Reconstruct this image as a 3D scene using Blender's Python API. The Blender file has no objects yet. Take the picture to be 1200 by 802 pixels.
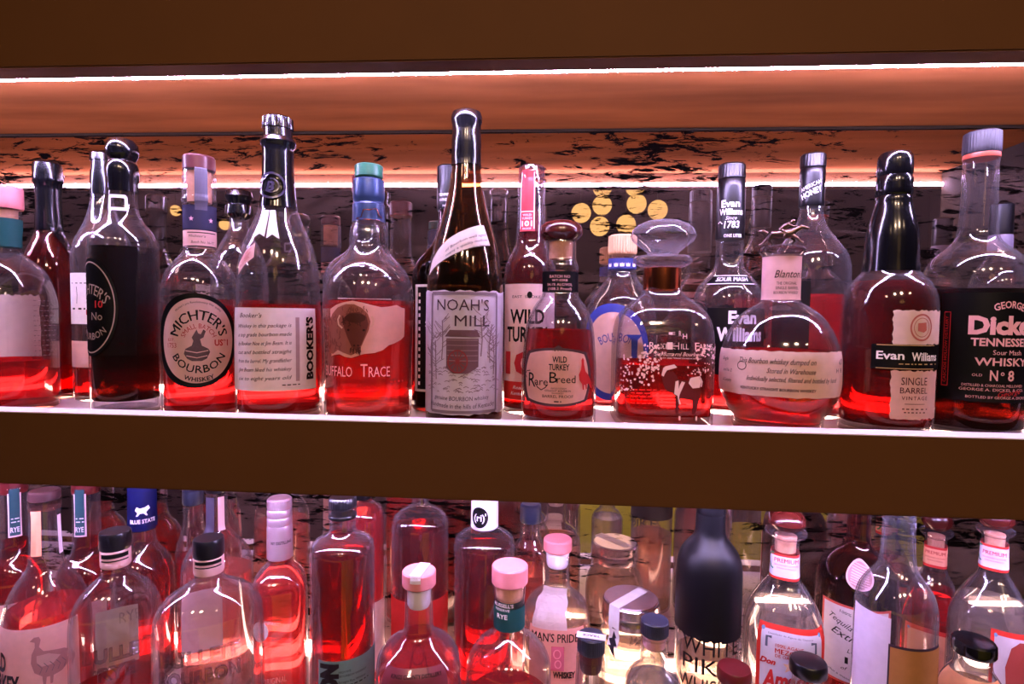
import bpy, bmesh, math, random
import numpy as np
from mathutils import Vector, Matrix
from mathutils.geometry import tessellate_polygon

# ------------------------------------------------------------ camera
SC = bpy.context.scene
COL = SC.collection
F = 660.0                                   # focal length in pixels of the 1200 x 802 frame
CZ = 1.5                                    # camera height
PIT, YAW, ROL = -0.0477, 0.0683, 0.0136
W_ = np.array([-math.sin(YAW)*math.cos(PIT), math.cos(YAW)*math.cos(PIT), math.sin(PIT)])
_r = np.array([math.cos(YAW), math.sin(YAW), 0.0]); _u = np.cross(_r, W_)
R_ = math.cos(ROL)*_r + math.sin(ROL)*_u
U_ = -math.sin(ROL)*_r + math.cos(ROL)*_u
cam = bpy.data.objects.new('camera', bpy.data.cameras.new('camera'))
COL.objects.link(cam)
cam.matrix_world = Matrix(((R_[0], U_[0], -W_[0], 0), (R_[1], U_[1], -W_[1], 0), (R_[2], U_[2], -W_[2], CZ), (0, 0, 0, 1)))
cam.data.sensor_width = 36.0
cam.data.lens = F/1200*36
cam.data.clip_start = 0.01
SC.camera = cam
SC.view_settings.view_transform = 'Standard'
SC.view_settings.look = 'None'
SC.view_settings.exposure = 0.0
SC.view_settings.gamma = 1.0
SC.cycles.max_bounces = 20
SC.cycles.transparent_max_bounces = 48
SC.cycles.transmission_bounces = 16
SC.cycles.glossy_bounces = 8
SC.cycles.diffuse_bounces = 4
SC.cycles.sample_clamp_indirect = 4.0
SC.cycles.use_denoising = True

# ------------------------------------------------------------ world, room lamps and an added counter spot
wd = bpy.data.worlds.new('world'); SC.world = wd; wd.use_nodes = True
wd.node_tree.nodes['Background'].inputs[0].default_value = (0.9, 0.55, 0.32, 1)
wd.node_tree.nodes['Background'].inputs[1].default_value = 0.012
def room_lamp(x, y, z, power, col=(1, .66, .44)):
    l = bpy.data.lights.new('room_lamp', 'SPOT'); l.energy = power; l.shadow_soft_size = .06; l.color = col
    l.spot_size = math.radians(64); l.spot_blend = 1.0
    o = bpy.data.objects.new('room_lamp', l); COL.objects.link(o); o.location = (x, y, z)
    d = Vector((x*.35, 0.5, 1.62)) - Vector((x, y, z))
    o.rotation_euler = d.to_track_quat('-Z', 'Y').to_euler()
for lx, lw in ((-.95, 6), (-.15, 52), (.40, 56), (1.15, 8)): room_lamp(lx, -1.2, 2.55, lw)
cl = bpy.data.lights.new('added_counter_fill', 'SPOT'); cl.energy = 45; cl.color = (1, .84, .5); cl.spot_size = math.radians(90); cl.shadow_soft_size = .05  # added unseen spot, brightens the olive counter for its mirror reflection
clo = bpy.data.objects.new('added_counter_fill', cl); COL.objects.link(clo); clo.location = (.3, -.12, 2.5); clo.rotation_euler = (Vector((.3, -.7, .75))-Vector((.3, -.12, 2.5))).to_track_quat('-Z', 'Y').to_euler()
LED_POWER, BASE_POWER = 430.0, 50.0
LED_COL = (0.62, 0.49, 1.0)
BASE_COL = (1.0, 0.64, 0.50)

# ------------------------------------------------------------ materials
def S(r, g=None, b=None):
    if g is None: r, g, b = r
    f = lambda c: (c/255/12.92) if c <= 10 else ((c/255+0.055)/1.055)**2.4
    return (f(r), f(g), f(b), 1)
_M = {}
def nm(name):
    m = bpy.data.materials.new(name); m.use_nodes = True
    nt = m.node_tree; nt.nodes.clear()
    o = nt.nodes.new('ShaderNodeOutputMaterial')
    return m, nt, o
def N(nt, t, **k):
    n = nt.nodes.new(t)
    for a, v in k.items():
        if a in n.inputs.keys(): n.inputs[a].default_value = v
        else: setattr(n, a, v)
    return n
def plain(name, rgb, rough=.5, metal=0.0, var=.12, scale=60, bump=0.0, spec=.5):
    key = ('p', name)
    if key in _M: return _M[key]
    m, nt, o = nm(name)
    b = N(nt, 'ShaderNodeBsdfPrincipled', Roughness=rough, Metallic=metal)
    b.inputs['Specular IOR Level'].default_value = spec
    c = S(rgb)
    tc = N(nt, 'ShaderNodeTexCoord'); no = N(nt, 'ShaderNodeTexNoise', Scale=scale, Detail=4.0)
    nt.links.new(tc.outputs['Object'], no.inputs['Vector'])
    mx = N(nt, 'ShaderNodeMix', data_type='RGBA')
    mx.inputs[6].default_value = tuple(x*(1-var) for x in c[:3])+(1,)
    mx.inputs[7].default_value = tuple(min(1, x*(1+var)) for x in c[:3])+(1,)
    nt.links.new(no.outputs['Fac'], mx.inputs[0]); nt.links.new(mx.outputs[2], b.inputs['Base Color'])
    if bump:
        bp = N(nt, 'ShaderNodeBump', Strength=bump, Distance=.001)
        nt.links.new(no.outputs['Fac'], bp.inputs['Height']); nt.links.new(bp.outputs[0], b.inputs['Normal'])
    nt.links.new(b.outputs[0], o.inputs[0]); _M[key] = m
    return m
def paper(rgb, tr=.35):
    key = ('paper', tuple(rgb), tr)
    if key in _M: return _M[key]
    m, nt, o = nm('label_paper')
    d = N(nt, 'ShaderNodeBsdfDiffuse'); t = N(nt, 'ShaderNodeBsdfTranslucent'); g = N(nt, 'ShaderNodeBsdfGlossy', Roughness=.35)
    c = S(rgb)
    tc = N(nt, 'ShaderNodeTexCoord'); no = N(nt, 'ShaderNodeTexNoise', Scale=120.0, Detail=5.0)
    nt.links.new(tc.outputs['Object'], no.inputs['Vector'])
    mx = N(nt, 'ShaderNodeMix', data_type='RGBA')
    mx.inputs[6].default_value = tuple(x*.86 for x in c[:3])+(1,); mx.inputs[7].default_value = tuple(min(1, x*1.1) for x in c[:3])+(1,)
    nt.links.new(no.outputs['Fac'], mx.inputs[0])
    nt.links.new(mx.outputs[2], d.inputs[0]); nt.links.new(mx.outputs[2], t.inputs[0])
    a = N(nt, 'ShaderNodeMixShader', Fac=tr); e = N(nt, 'ShaderNodeMixShader', Fac=.03)
    nt.links.new(d.outputs[0], a.inputs[1]); nt.links.new(t.outputs[0], a.inputs[2])
    nt.links.new(a.outputs[0], e.inputs[1]); nt.links.new(g.outputs[0], e.inputs[2])
    nt.links.new(e.outputs[0], o.inputs[0]); _M[key] = m
    return m
def ink(rgb):
    return plain('ink_%d_%d_%d' % tuple(rgb), rgb, .6, 0, .05, spec=.15)
def glass(tint=(.97, .97, .98), edge=(.62, .60, .64), name='clear_glass', wave=.25, haze=.004):
    key = ('glass', name)
    if key in _M: return _M[key]
    m, nt, o = nm(name)
    lw = N(nt, 'ShaderNodeLayerWeight', Blend=.5)
    p5 = N(nt, 'ShaderNodeMath', operation='POWER'); p5.inputs[1].default_value = 4.0
    ma = N(nt, 'ShaderNodeMath', operation='MULTIPLY_ADD'); ma.inputs[1].default_value = .85; ma.inputs[2].default_value = .06
    p3 = N(nt, 'ShaderNodeMath', operation='POWER'); p3.inputs[1].default_value = 3.0
    nt.links.new(lw.outputs['Facing'], p5.inputs[0]); nt.links.new(p5.outputs[0], ma.inputs[0]); nt.links.new(lw.outputs['Facing'], p3.inputs[0])
    mx = N(nt, 'ShaderNodeMix', data_type='RGBA'); mx.inputs[6].default_value = tuple(tint)+(1,); mx.inputs[7].default_value = tuple(edge)+(1,)
    nt.links.new(p3.outputs[0], mx.inputs[0])
    t = N(nt, 'ShaderNodeBsdfTransparent'); g = N(nt, 'ShaderNodeBsdfGlossy', Roughness=.07)
    nt.links.new(mx.outputs[2], t.inputs[0])
    tc = N(nt, 'ShaderNodeTexCoord'); no = N(nt, 'ShaderNodeTexNoise', Scale=22.0, Detail=1.0)
    nt.links.new(tc.outputs['Object'], no.inputs['Vector'])
    bp = N(nt, 'ShaderNodeBump', Strength=wave, Distance=.004)
    nt.links.new(no.outputs['Fac'], bp.inputs['Height']); nt.links.new(bp.outputs[0], g.inputs['Normal'])
    s = N(nt, 'ShaderNodeMixShader')
    nt.links.new(ma.outputs[0], s.inputs[0]); nt.links.new(t.outputs[0], s.inputs[1]); nt.links.new(g.outputs[0], s.inputs[2])
    hz = N(nt, 'ShaderNodeBsdfDiffuse'); hz.inputs[0].default_value = (.85*tint[0], .82*tint[1], .86*tint[2], 1)
    hm = N(nt, 'ShaderNodeMath', operation='MULTIPLY_ADD'); hm.inputs[1].default_value = .07; hm.inputs[2].default_value = haze
    nt.links.new(p3.outputs[0], hm.inputs[0])
    s2 = N(nt, 'ShaderNodeMixShader'); nt.links.new(hm.outputs[0], s2.inputs[0]); nt.links.new(s.outputs[0], s2.inputs[1]); nt.links.new(hz.outputs[0], s2.inputs[2])
    nt.links.new(s2.outputs[0], o.inputs[0]); _M[key] = m
    return m
def liquid(name, col, scat, scat_amt=.2, refr=.5):
    key = ('liq', name)
    if key in _M: return _M[key]
    m, nt, o = nm('liquid_'+name)
    rf = N(nt, 'ShaderNodeBsdfRefraction', Roughness=.0, IOR=1.33); rf.inputs[0].default_value = tuple(col)+(1,)
    t = N(nt, 'ShaderNodeBsdfTransparent'); t.inputs[0].default_value = tuple(col)+(1,)
    d = N(nt, 'ShaderNodeBsdfDiffuse'); d.inputs[0].default_value = tuple(scat)+(1,)
    tl = N(nt, 'ShaderNodeBsdfTranslucent'); tl.inputs[0].default_value = tuple(scat)+(1,)
    a = N(nt, 'ShaderNodeMixShader', Fac=refr); b = N(nt, 'ShaderNodeMixShader', Fac=.6); c = N(nt, 'ShaderNodeMixShader', Fac=scat_amt)
    nt.links.new(t.outputs[0], a.inputs[1]); nt.links.new(rf.outputs[0], a.inputs[2])
    nt.links.new(d.outputs[0], b.inputs[1]); nt.links.new(tl.outputs[0], b.inputs[2])
    nt.links.new(a.outputs[0], c.inputs[1]); nt.links.new(b.outputs[0], c.inputs[2])
    nt.links.new(c.outputs[0], o.inputs[0]); _M[key] = m
    return m
def emit(name, col, st):
    m, nt, o = nm(name)
    e = N(nt, 'ShaderNodeEmission', Strength=st); e.inputs[0].default_value = tuple(col)+(1,)
    nt.links.new(e.outputs[0], o.inputs[0]); return m
LQ = dict(red=liquid('red', (.95, .12, .13), (.9, .03, .04), .12, .75),
          bright=liquid('bright', (.98, .27, .27), (.98, .09, .10), .22, .74),
          deep=liquid('deep', (.62, .045, .045), (.55, .012, .015), .10, .72),
          dark=liquid('dark', (.20, .03, .02), (.03, .003, .003), .12, .6),
          pale=liquid('pale', (.98, .86, .72), (.98, .66, .5), .16, .7),
          pink=liquid('pink', (.97, .48, .45), (.95, .30, .24), .25, .7),
          clear=liquid('clear', (.97, .96, .95), (.98, .85, .86), .12, .7))
GL = glass()
GLA = glass((.60, .42, .26), (.20, .11, .05), 'amber_glass', .15)
GLD = glass((.22, .05, .045), (.10, .02, .02), 'smoked_glass', .15)
GLT = glass((.93, .94, .97), (.5, .5, .56), 'textured_glass', .9)
WAX = plain('black_wax', (8, 8, 11), .16, 0, .3, 40, .25)
PLB = plain('black_plastic', (9, 8, 12), .3, 0, .1)
NAVY = plain('navy_plastic', (28, 32, 50), .42, 0, .1)
PINKW = plain('pale_cork_wood', (206, 122, 126), .6, 0, .12, 90, .2)
CORK = plain('cork', (196, 140, 110), .8, 0, .35, 160, .3)
WHITEP = plain('white_plastic', (235, 222, 228), .4, 0, .04)
REDW = plain('red_brown_wood', (62, 16, 13), .22, 0, .25, 30, .1)
MAROON = plain('maroon_plastic', (84, 20, 22), .3, 0, .1)
COPPER = plain('copper_foil', (214, 120, 80), .2, 1, .2, 30)
SILVER = plain('brushed_metal', (205, 190, 196), .25, 1, .15, 50, .1)
PEWTER = plain('pewter', (104, 84, 78), .3, 1, .3, 80, .3)
INKB, INKR, INKW = ink((14, 10, 12)), ink((176, 40, 44)), ink((236, 226, 230))
GREYI = ink((112, 96, 104))

# ------------------------------------------------------------ geometry helpers
def link(name, verts, faces, mat, parent=None, smooth=True, angle=38, mats=None):
    me = bpy.data.meshes.new(name)
    me.from_pydata([tuple(map(float, v)) for v in verts], [], faces)
    me.update()
    if mat: me.materials.append(mat)
    if smooth and len(me.polygons):
        me.polygons.foreach_set('use_smooth', [True]*len(me.polygons))
        me.set_sharp_from_angle(angle=math.radians(angle))
    o = bpy.data.objects.new(name, me); COL.objects.link(o)
    if parent: o.parent = parent
    return o
def box(name, x0, x1, y0, y1, z0, z1, mat, parent=None, bev=.0015):
    bm = bmesh.new()
    bmesh.ops.create_cube(bm, size=1)
    for v in bm.verts:
        v.co = Vector(((x0+x1)/2+v.co.x*(x1-x0), (y0+y1)/2+v.co.y*(y1-y0), (z0+z1)/2+v.co.z*(z1-z0)))
    if bev: bmesh.ops.bevel(bm, geom=bm.edges[:], offset=bev, segments=2, affect='EDGES')
    me = bpy.data.meshes.new(name); bm.to_mesh(me); bm.free(); me.materials.append(mat)
    o = bpy.data.objects.new(name, me); COL.objects.link(o)
    if parent: o.parent = parent
    return o
def empty(name, loc, rz=0, label=None, cat=None, group=None):
    o = bpy.data.objects.new(name, None); COL.objects.link(o); o.location = loc; o.rotation_euler = (0, 0, rz)
    o.empty_display_size = .02
    if label: o['label'] = label
    if cat: o['category'] = cat
    if group: o['group'] = group
    return o
def ray(px, py): return W_ + (px-600)/F*R_ - (py-401)/F*U_
def at_Y(px, py, Y):
    d = ray(px, py); return d*(Y/d[1])              # relative to the lens
def zpix(X, Y, py):                                  # height (relative to the lens) seen at row py on a vertical line
    k = (401-py)/F
    return ((X*U_[0]+Y*U_[1]) - k*(X*W_[0]+Y*W_[1]))/(k*W_[2]-U_[2])
def proj(X, Y, h):
    P = np.array([X, Y, h]); z = P@W_
    return 600+F*(P@R_)/z, 401-F*(P@U_)/z, z
def pchip(xs, ys):
    xs = np.array(xs, float); ys = np.array(ys, float); h = np.diff(xs); d = np.diff(ys)/h; n = len(xs); m = np.zeros(n)
    for i in range(1, n-1):
        if d[i-1]*d[i] > 0:
            w1 = 2*h[i]+h[i-1]; w2 = h[i]+2*h[i-1]; m[i] = (w1+w2)/(w1/d[i-1]+w2/d[i])
    m[0] = d[0]; m[-1] = d[-1]
    def f(x):
        x = np.clip(np.asarray(x, float), xs[0], xs[-1]); i = np.clip(np.searchsorted(xs, x)-1, 0, n-2)
        t = (x-xs[i])/h[i]
        return ys[i]*(1+2*t)*(1-t)**2+m[i]*h[i]*t*(1-t)**2+ys[i+1]*t*t*(3-2*t)+m[i+1]*h[i]*t*t*(t-1)
    return f
class Surf:
    """A lathe-like skin: radius over height, round or squarish in plan."""
    def __init__(s, pts, n=2.0, dr=1.0):
        pts = sorted(pts); q = []
        for z, r in pts:
            if q and z-q[-1][0] < 2e-5: z = q[-1][0]+2e-5
            q.append((z, max(r, 1e-4)))
        s.pts = q; s.z0, s.z1 = q[0][0], q[-1][0]; s.n, s.dr = n, dr
        s.r = pchip([a for a, _ in q], [b for _, b in q])
    def P(s, t, z, off=0.0):
        r = float(s.r(z)); e = 2.0/s.n; st, ct = math.sin(t), math.cos(t)
        x = r*math.copysign(abs(st)**e, st); y = -r*s.dr*math.copysign(abs(ct)**e, ct)
        if off:
            n = s.normal(t, z); return np.array([x, y, z])+n*off
        return np.array([x, y, z])
    def normal(s, t, z):
        e = 1e-3; ez = 4e-4
        a = s.P(t+e, z)-s.P(t-e, z); b = s.P(t, min(z+ez, s.z1))-s.P(t, max(z-ez, s.z0))
        n = np.cross(a, b); l = np.linalg.norm(n)
        return n/l if l > 1e-12 else np.array([0, 0, 1.0])
    def zs(s, a=None, b=None, fine=.004):
        a = s.z0 if a is None else a; b = s.z1 if b is None else b
        ks = [a]+[z for z, _ in s.pts if a+1e-5 < z < b-1e-5]+[b]; out = []
        for u, v in zip(ks, ks[1:]):
            k = max(1, min(8, int((v-u)/fine))); out += [u+(v-u)*i/k for i in range(k)]
        return out+[b]
    def loft(s, a=None, b=None, off=0.0, seg=40, top=True, bot=True, ribs=0, ribd=.0004, ribz=None):
        V, Fc = [], []
        zs = s.zs(a, b)
        if ribs: seg = ribs*4
        for z in zs:
            r = float(s.r(z))+off; e = 2.0/s.n
            for k in range(seg):
                t = 2*math.pi*k/seg; st, ct = math.sin(t), math.cos(t); rr = r
                if ribs and (ribz is None or ribz[0] <= z <= ribz[1]): rr = r-(ribd if k % 4 in (0, 3) else 0)
                V.append((rr*math.copysign(abs(st)**e, st), -rr*s.dr*math.copysign(abs(ct)**e, ct), z))
        m = len(zs)
        for i in range(m-1):
            for k in range(seg):
                k2 = (k+1) % seg
                Fc.append((i*seg+k, i*seg+k2, (i+1)*seg+k2, (i+1)*seg+k))
        if bot: Fc.append(tuple(reversed(range(seg))))
        if top: Fc.append(tuple(range((m-1)*seg, m*seg)))
        return V, Fc

# ---- lettering: glyph outlines of Blender's own font, laid on the surfaces
_T = {}
def glyphs(body, shear=0.0, bold=0.0, ext=0.0, spacing=1.0):
    key = (body, shear, bold, ext, spacing)
    if key in _T: return _T[key]
    cu = bpy.data.curves.new('t', 'FONT'); cu.body = body; cu.size = 1; cu.shear = shear; cu.offset = 0 if 'M' in body else bold; cu.extrude = ext
    cu.align_x = 'CENTER'; cu.resolution_u = 2; cu.space_character = spacing
    if ext: cu.bevel_depth = ext*.6; cu.bevel_resolution = 0
    ob = bpy.data.objects.new('t', cu)
    me = bpy.data.meshes.new_from_object(ob)
    v = np.array([tuple(x.co) for x in me.vertices]).reshape(-1, 3); f = [tuple(p.vertices) for p in me.polygons]
    bpy.data.objects.remove(ob); bpy.data.meshes.remove(me); bpy.data.curves.remove(cu)
    if bold and 'M' in body and len(v):            # this letter's notch closes up when swollen: lay two copies side by side
        n = len(v); d = np.array((min(bold*.6, .016), 0, 0)); v = np.concatenate([v-d, v+d]); f = f+[tuple(i+n for i in q) for q in f]
    if len(v): v[:, 0] -= (v[:, 0].min()+v[:, 0].max())/2
    _T[key] = (v, f); return _T[key]
CAP_H = .70
def subdiv(v, f, maxlen):
    bm = bmesh.new()
    vs = [bm.verts.new(tuple(p)) for p in v]
    for q in f:
        try: bm.faces.new([vs[i] for i in q])
        except ValueError: pass
    for _ in range(5):
        e = [x for x in bm.edges if x.calc_length() > maxlen]
        if not e: break
        bmesh.ops.subdivide_edges(bm, edges=e, cuts=1)
        bmesh.ops.triangulate(bm, faces=[x for x in bm.faces if len(x.verts) > 4])
    bm.verts.ensure_lookup_table(); bm.verts.index_update()
    V = [tuple(p.co) for p in bm.verts]; Fc = [tuple(p.index for p in q.verts) for q in bm.faces]
    bm.free(); return np.array(V).reshape(-1, 3), Fc
class Frame:
    """Flat (u, v) metres round a point of a skin -> points on the skin."""
    def __init__(s, b, surf, px, py, side=1, theta=None):
        s.surf = surf
        # side=-1 : the back of the bottle
        t = 0.0; z = 0.0
        for _ in range(6):
            if theta is not None: t = math.radians(theta)
            else:
                cx, hw = b.cpx(z, surf)
                v = max(-.985, min(.985, (px-cx)/hw)); t = math.copysign(math.asin(abs(v)**(surf.n/2)), v)
            if side < 0: t = math.pi-t
            p = b.world(surf.P(t, z)); z = min(surf.z1-1e-4, max(surf.z0+1e-4, zpix(p[0], p[1], py)-b.loc[2]+CZ))
        p = b.world(surf.P(t, z)); s.t, s.z = t, z
        _, _, dep = proj(p[0], p[1], p[2]-CZ)
        s.m = dep/F; s.mu = s.m*math.cos(math.atan2(p[0], p[1])+YAW*0)
        s.side = side
        ts = np.linspace(t-2.6, t+2.6, 261); pts = np.array([surf.P(a, z)[:2] for a in ts])
        L = np.concatenate([[0], np.cumsum(np.linalg.norm(np.diff(pts, axis=0), axis=1))])
        s.L = L-np.interp(t, ts, L); s.ts = ts
    def pt(s, u, v, off):
        t = float(np.interp(u*s.side, s.L, s.ts)); z = min(s.surf.z1, max(s.surf.z0, s.z+v))
        return s.surf.P(t, z, off)
    def lay(s, uv, off, scale_n=0.0):
        return [s.pt(p[0], p[1], off+(p[2] if len(p) > 2 else 0)) for p in uv]
# ------------------------------------------------------------ the back bar (relative to the lens: +CZ)
YM = .7876                                   # mirror plane
SH_U, SH_L = CZ-.1150, CZ-.4950               # shelf tops
XL, XR = -1.10, .665
PAINT = plain('bronze_brown_paint', (82, 50, 22), .75, .0, .10, 14, .03, .2)
LIPP = plain('led_lit_edge_tone', (225, 208, 205), .5, 0, .06, 30)  # pale tone puts the LED light on the board's top into the colour
SHELFP = plain('pale_shelf_board', (214, 196, 200), .35, 0, .1, 25)
DARKW = plain('dark_reveal', (34, 24, 12), .8, 0, .2, spec=.08)
def soffit_mat():
    m, nt, o = nm('coppery_brown_soffit_paint')
    b = N(nt, 'ShaderNodeBsdfPrincipled', Roughness=.9)
    b.inputs['Specular IOR Level'].default_value = .0
    tc = N(nt, 'ShaderNodeTexCoord'); mp = N(nt, 'ShaderNodeMapping'); mp.inputs['Scale'].default_value = (2.5, 14, 1)
    no = N(nt, 'ShaderNodeTexNoise', Scale=1.6, Detail=3.0)
    nt.links.new(tc.outputs['Object'], mp.inputs[0]); nt.links.new(mp.outputs[0], no.inputs['Vector'])
    mx = N(nt, 'ShaderNodeMix', data_type='RGBA'); mx.inputs[6].default_value = S(74, 44, 22); mx.inputs[7].default_value = S(146, 88, 50)
    nt.links.new(no.outputs['Fac'], mx.inputs[0]); nt.links.new(mx.outputs[2], b.inputs['Base Color'])
    nt.links.new(b.outputs[0], o.inputs[0]); return m
SOFF = soffit_mat()
bar = empty('back_bar_shelving', (0, .52, 0), 0, 'bronze-brown painted back bar with two tiers of shelves', 'shelving')
def bb(name, x0, x1, y0, y1, z0, z1, mat, bev=.0012, mesh_parent=None):
    o = box(name, x0, x1, y0-.52, y1-.52, z0+CZ, z1+CZ, mat, mesh_parent or bar, bev); return o
XF = 1.15
bb('fascia_board', XL, XF, .52, .5465, .2317, .62, PAINT)
bb('fascia_board', XL, XF, .52, .5445, -.1756, -.1034, PAINT)
bb('shelf_edge_strip', XL, XF, .5202, .5453, -.1034, -.1024, LIPP, 0)
bb('fascia_board', XL, XF, .44, .4645, -.58, -.4834, PAINT)
bb('shelf_edge_strip', XL, XF, .4402, .4653, -.4834, -.4824, LIPP, 0)
bb('soffit_panel', XL, XR, .5470, YM-.001, .2550, .268, SOFF)
bb('soffit_panel', XL, XR, .5470, YM-.001, -.150, -.140, SOFF)
bb('shelf_board', XL, XR, .5455, YM-.001, -.136, -.1150, SHELFP)
bb('shelf_board', XL, XR, .4655, YM-.001, -.52, -.4950, SHELFP)
bb('top_moulding', XL, XR, YM-.005, YM-.0012, .2515, .2548, DARKW)
bb('side_panel', XR+.0005, XR+.02, .5470, YM+.01, -.58, .45, DARKW)
bb('side_panel', XL-.02, XL-.0005, .52, YM+.01, -.58, .45, PAINT)
bb('base_cabinet', XL, XF, .46, YM+.01, -1.499, -.582, PAINT)
# antique mirror
def mirror_mat():
    m, nt, o = nm('antique_mirror')
    tc = N(nt, 'ShaderNodeTexCoord')
    def noise(scale, sc3, det, rough=.6, dist=0.0):
        mp = N(nt, 'ShaderNodeMapping'); mp.inputs['Scale'].default_value = sc3
        n = N(nt, 'ShaderNodeTexNoise', Scale=scale, Detail=det, Roughness=rough, Distortion=dist)
        nt.links.new(tc.outputs['Object'], mp.inputs[0]); nt.links.new(mp.outputs[0], n.inputs['Vector']); return n.outputs['Fac']
    def ramp(src, a, b):
        r = N(nt, 'ShaderNodeMapRange'); r.inputs[1].default_value = a; r.inputs[2].default_value = b
        nt.links.new(src, r.inputs[0]); return r.outputs[0]
    g = N(nt, 'ShaderNodeBsdfGlossy', Roughness=.012); g.inputs[0].default_value = (.76, .66, .63, 1)
    film = N(nt, 'ShaderNodeBsdfDiffuse'); film.inputs[0].default_value = S(124, 98, 84)
    dk = N(nt, 'ShaderNodeBsdfDiffuse'); dk.inputs[0].default_value = S(7, 5, 4)
    f1 = ramp(noise(4.5, (.7, 1, 2.4), 6, .65, .5), .50, .70)
    f1m = N(nt, 'ShaderNodeMath', operation='MULTIPLY_ADD'); f1m.inputs[1].default_value = .30; f1m.inputs[2].default_value = .07; nt.links.new(f1, f1m.inputs[0])
    sep = N(nt, 'ShaderNodeSeparateXYZ'); nt.links.new(tc.outputs['Object'], sep.inputs[0])
    film_height = N(nt, 'ShaderNodeMapRange'); film_height.inputs[1].default_value = CZ+.175; film_height.inputs[2].default_value = CZ+.205; film_height.inputs[3].default_value = 1.0; film_height.inputs[4].default_value = .03
    nt.links.new(sep.outputs[2], film_height.inputs[0])        # the oxidised film's share is cut by height near the mirror's top
    f2m = N(nt, 'ShaderNodeMath', operation='MULTIPLY'); nt.links.new(f1m.outputs[0], f2m.inputs[0]); nt.links.new(film_height.outputs[0], f2m.inputs[1]); f1m = f2m
    s1 = N(nt, 'ShaderNodeMixShader'); nt.links.new(f1m.outputs[0], s1.inputs[0]); nt.links.new(g.outputs[0], s1.inputs[1]); nt.links.new(film.outputs[0], s1.inputs[2])
    a = noise(60, (.32, 1, 1.7), 6, .75, .6); reg = noise(6.5, (.5, 1, 1.8), 3)
    ad = N(nt, 'ShaderNodeMath', operation='MULTIPLY_ADD'); ad.inputs[1].default_value = .55; nt.links.new(reg, ad.inputs[0]); nt.links.new(a, ad.inputs[2])
    f2 = ramp(ad.outputs[0], .815, .865)
    s2 = N(nt, 'ShaderNodeMixShader'); nt.links.new(f2, s2.inputs[0]); nt.links.new(s1.outputs[0], s2.inputs[1]); nt.links.new(dk.outputs[0], s2.inputs[2])
    nt.links.new(s2.outputs[0], o.inputs[0]); return m
MIR = mirror_mat()
mo = box('antique_mirror', XL, XR, 0, .006, CZ-.4949, CZ+.2549, MIR, None, 0); mo.location = (0, YM, 0)
mo['label'] = 'speckled antique mirror covering the whole back behind the bottles'; mo['category'] = 'mirror'
# LED strips
def led(z, y, hz, hy, mat, label, x0=XL+.002, x1=XF-.01):
    o = box('led_strip', x0, x1, -hy/2, hy/2, 0, hz, mat, None, 0); o.location = (0, y, CZ+z)
    o['label'] = label; o['category'] = 'light strip'; return o
LEDM = emit('led_white_violet', LED_COL, LED_POWER); LEDL = emit('led_white_violet_lower', LED_COL, LED_POWER*.62)
LEDB = emit('led_warm', BASE_COL, BASE_POWER)
led(.2322, .5500, .0046, .004, LEDM, 'glowing white-violet light strip under the top board of the upper tier')
led(-.1740, .5490, .0046, .004, LEDL, 'white-violet light strip under the middle shelf behind its front board', XL+.002, XR-.002)
led(-.1148, YM-.006, .005, .006, LEDB, 'warm light strip along the back edge of the upper shelf', XL+.002, XR-.002)
led(-.4948, YM-.006, .006, .008, LEDB, 'warm light strip along the back edge of the lower shelf', XL+.002, XR-.002)
# the room behind the lens, seen only in the mirror
def struct(name, *a):
    o = box(name, *a, None, 0); o['kind'] = 'structure'; return o
RW = plain('dim_room_wall', (92, 62, 62), .7, 0, .2, 3)
struct('floor', -3.2, 3.2, -3.5, .9, -.05, 0, plain('dark_floor', (52, 40, 34), .5, 0, .2, 5))
struct('ceiling', -3.2, 3.2, -3.5, .9, 3.0, 3.05, RW)
struct('wall_front', -3.2, 3.2, -3.55, -3.5, 0, 3.0, RW)
struct('wall_back', -3.2, 3.2, .81, .9, 0, 3.0, RW)
struct('wall_left', -3.25, -3.2, -3.5, .9, 0, 3.0, RW)
struct('wall_right', 3.2, 3.25, -3.5, .9, 0, 3.0, RW)
ct = empty('bar_counter', (0, -.9, 0), 0, 'olive-yellow bar counter reflected in the lower mirror', 'counter')
box('counter_top', -2.6, 2.6, -.35, .3, .99, 1.03, plain('olive_counter', (235, 222, 50), .5, 0, .35, 4), ct, .004)
box('counter_front', -2.6, 2.6, -.3, .26, .001, .989, RW, ct, .002)
box('counter_panel', .12, 1.9, .261, .29, .12, .985, plain('olive_counter_panel', (225, 212, 46), .5, 0, .35, 4), ct, .002)
GLOBE = emit('globe_glow', (1.0, .56, .18), 1.5)
def mir(px, py, Yv):
    p = at_Y(px, py, Yv); return Vector((p[0], 2*YM-Yv, p[2]+CZ))
def uvs(r, seg=16, rings=10):
    V, Fc = [(0, 0, -r)], []
    for i in range(1, rings):
        a = -math.pi/2+math.pi*i/rings
        V += [(r*math.cos(a)*math.cos(2*math.pi*k/seg), r*math.cos(a)*math.sin(2*math.pi*k/seg), r*math.sin(a)) for k in range(seg)]
    V.append((0, 0, r)); T = len(V)-1
    Fc += [(0, 1+(k+1) % seg, 1+k) for k in range(seg)]
    for i in range(rings-2):
        for k in range(seg):
            a = 1+i*seg+k; b = 1+i*seg+(k+1) % seg; Fc.append((a, b, b+seg, a+seg))
    Fc += [(T, T-seg+k, T-seg+(k+1) % seg) for k in range(seg)]
    return V, Fc
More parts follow.
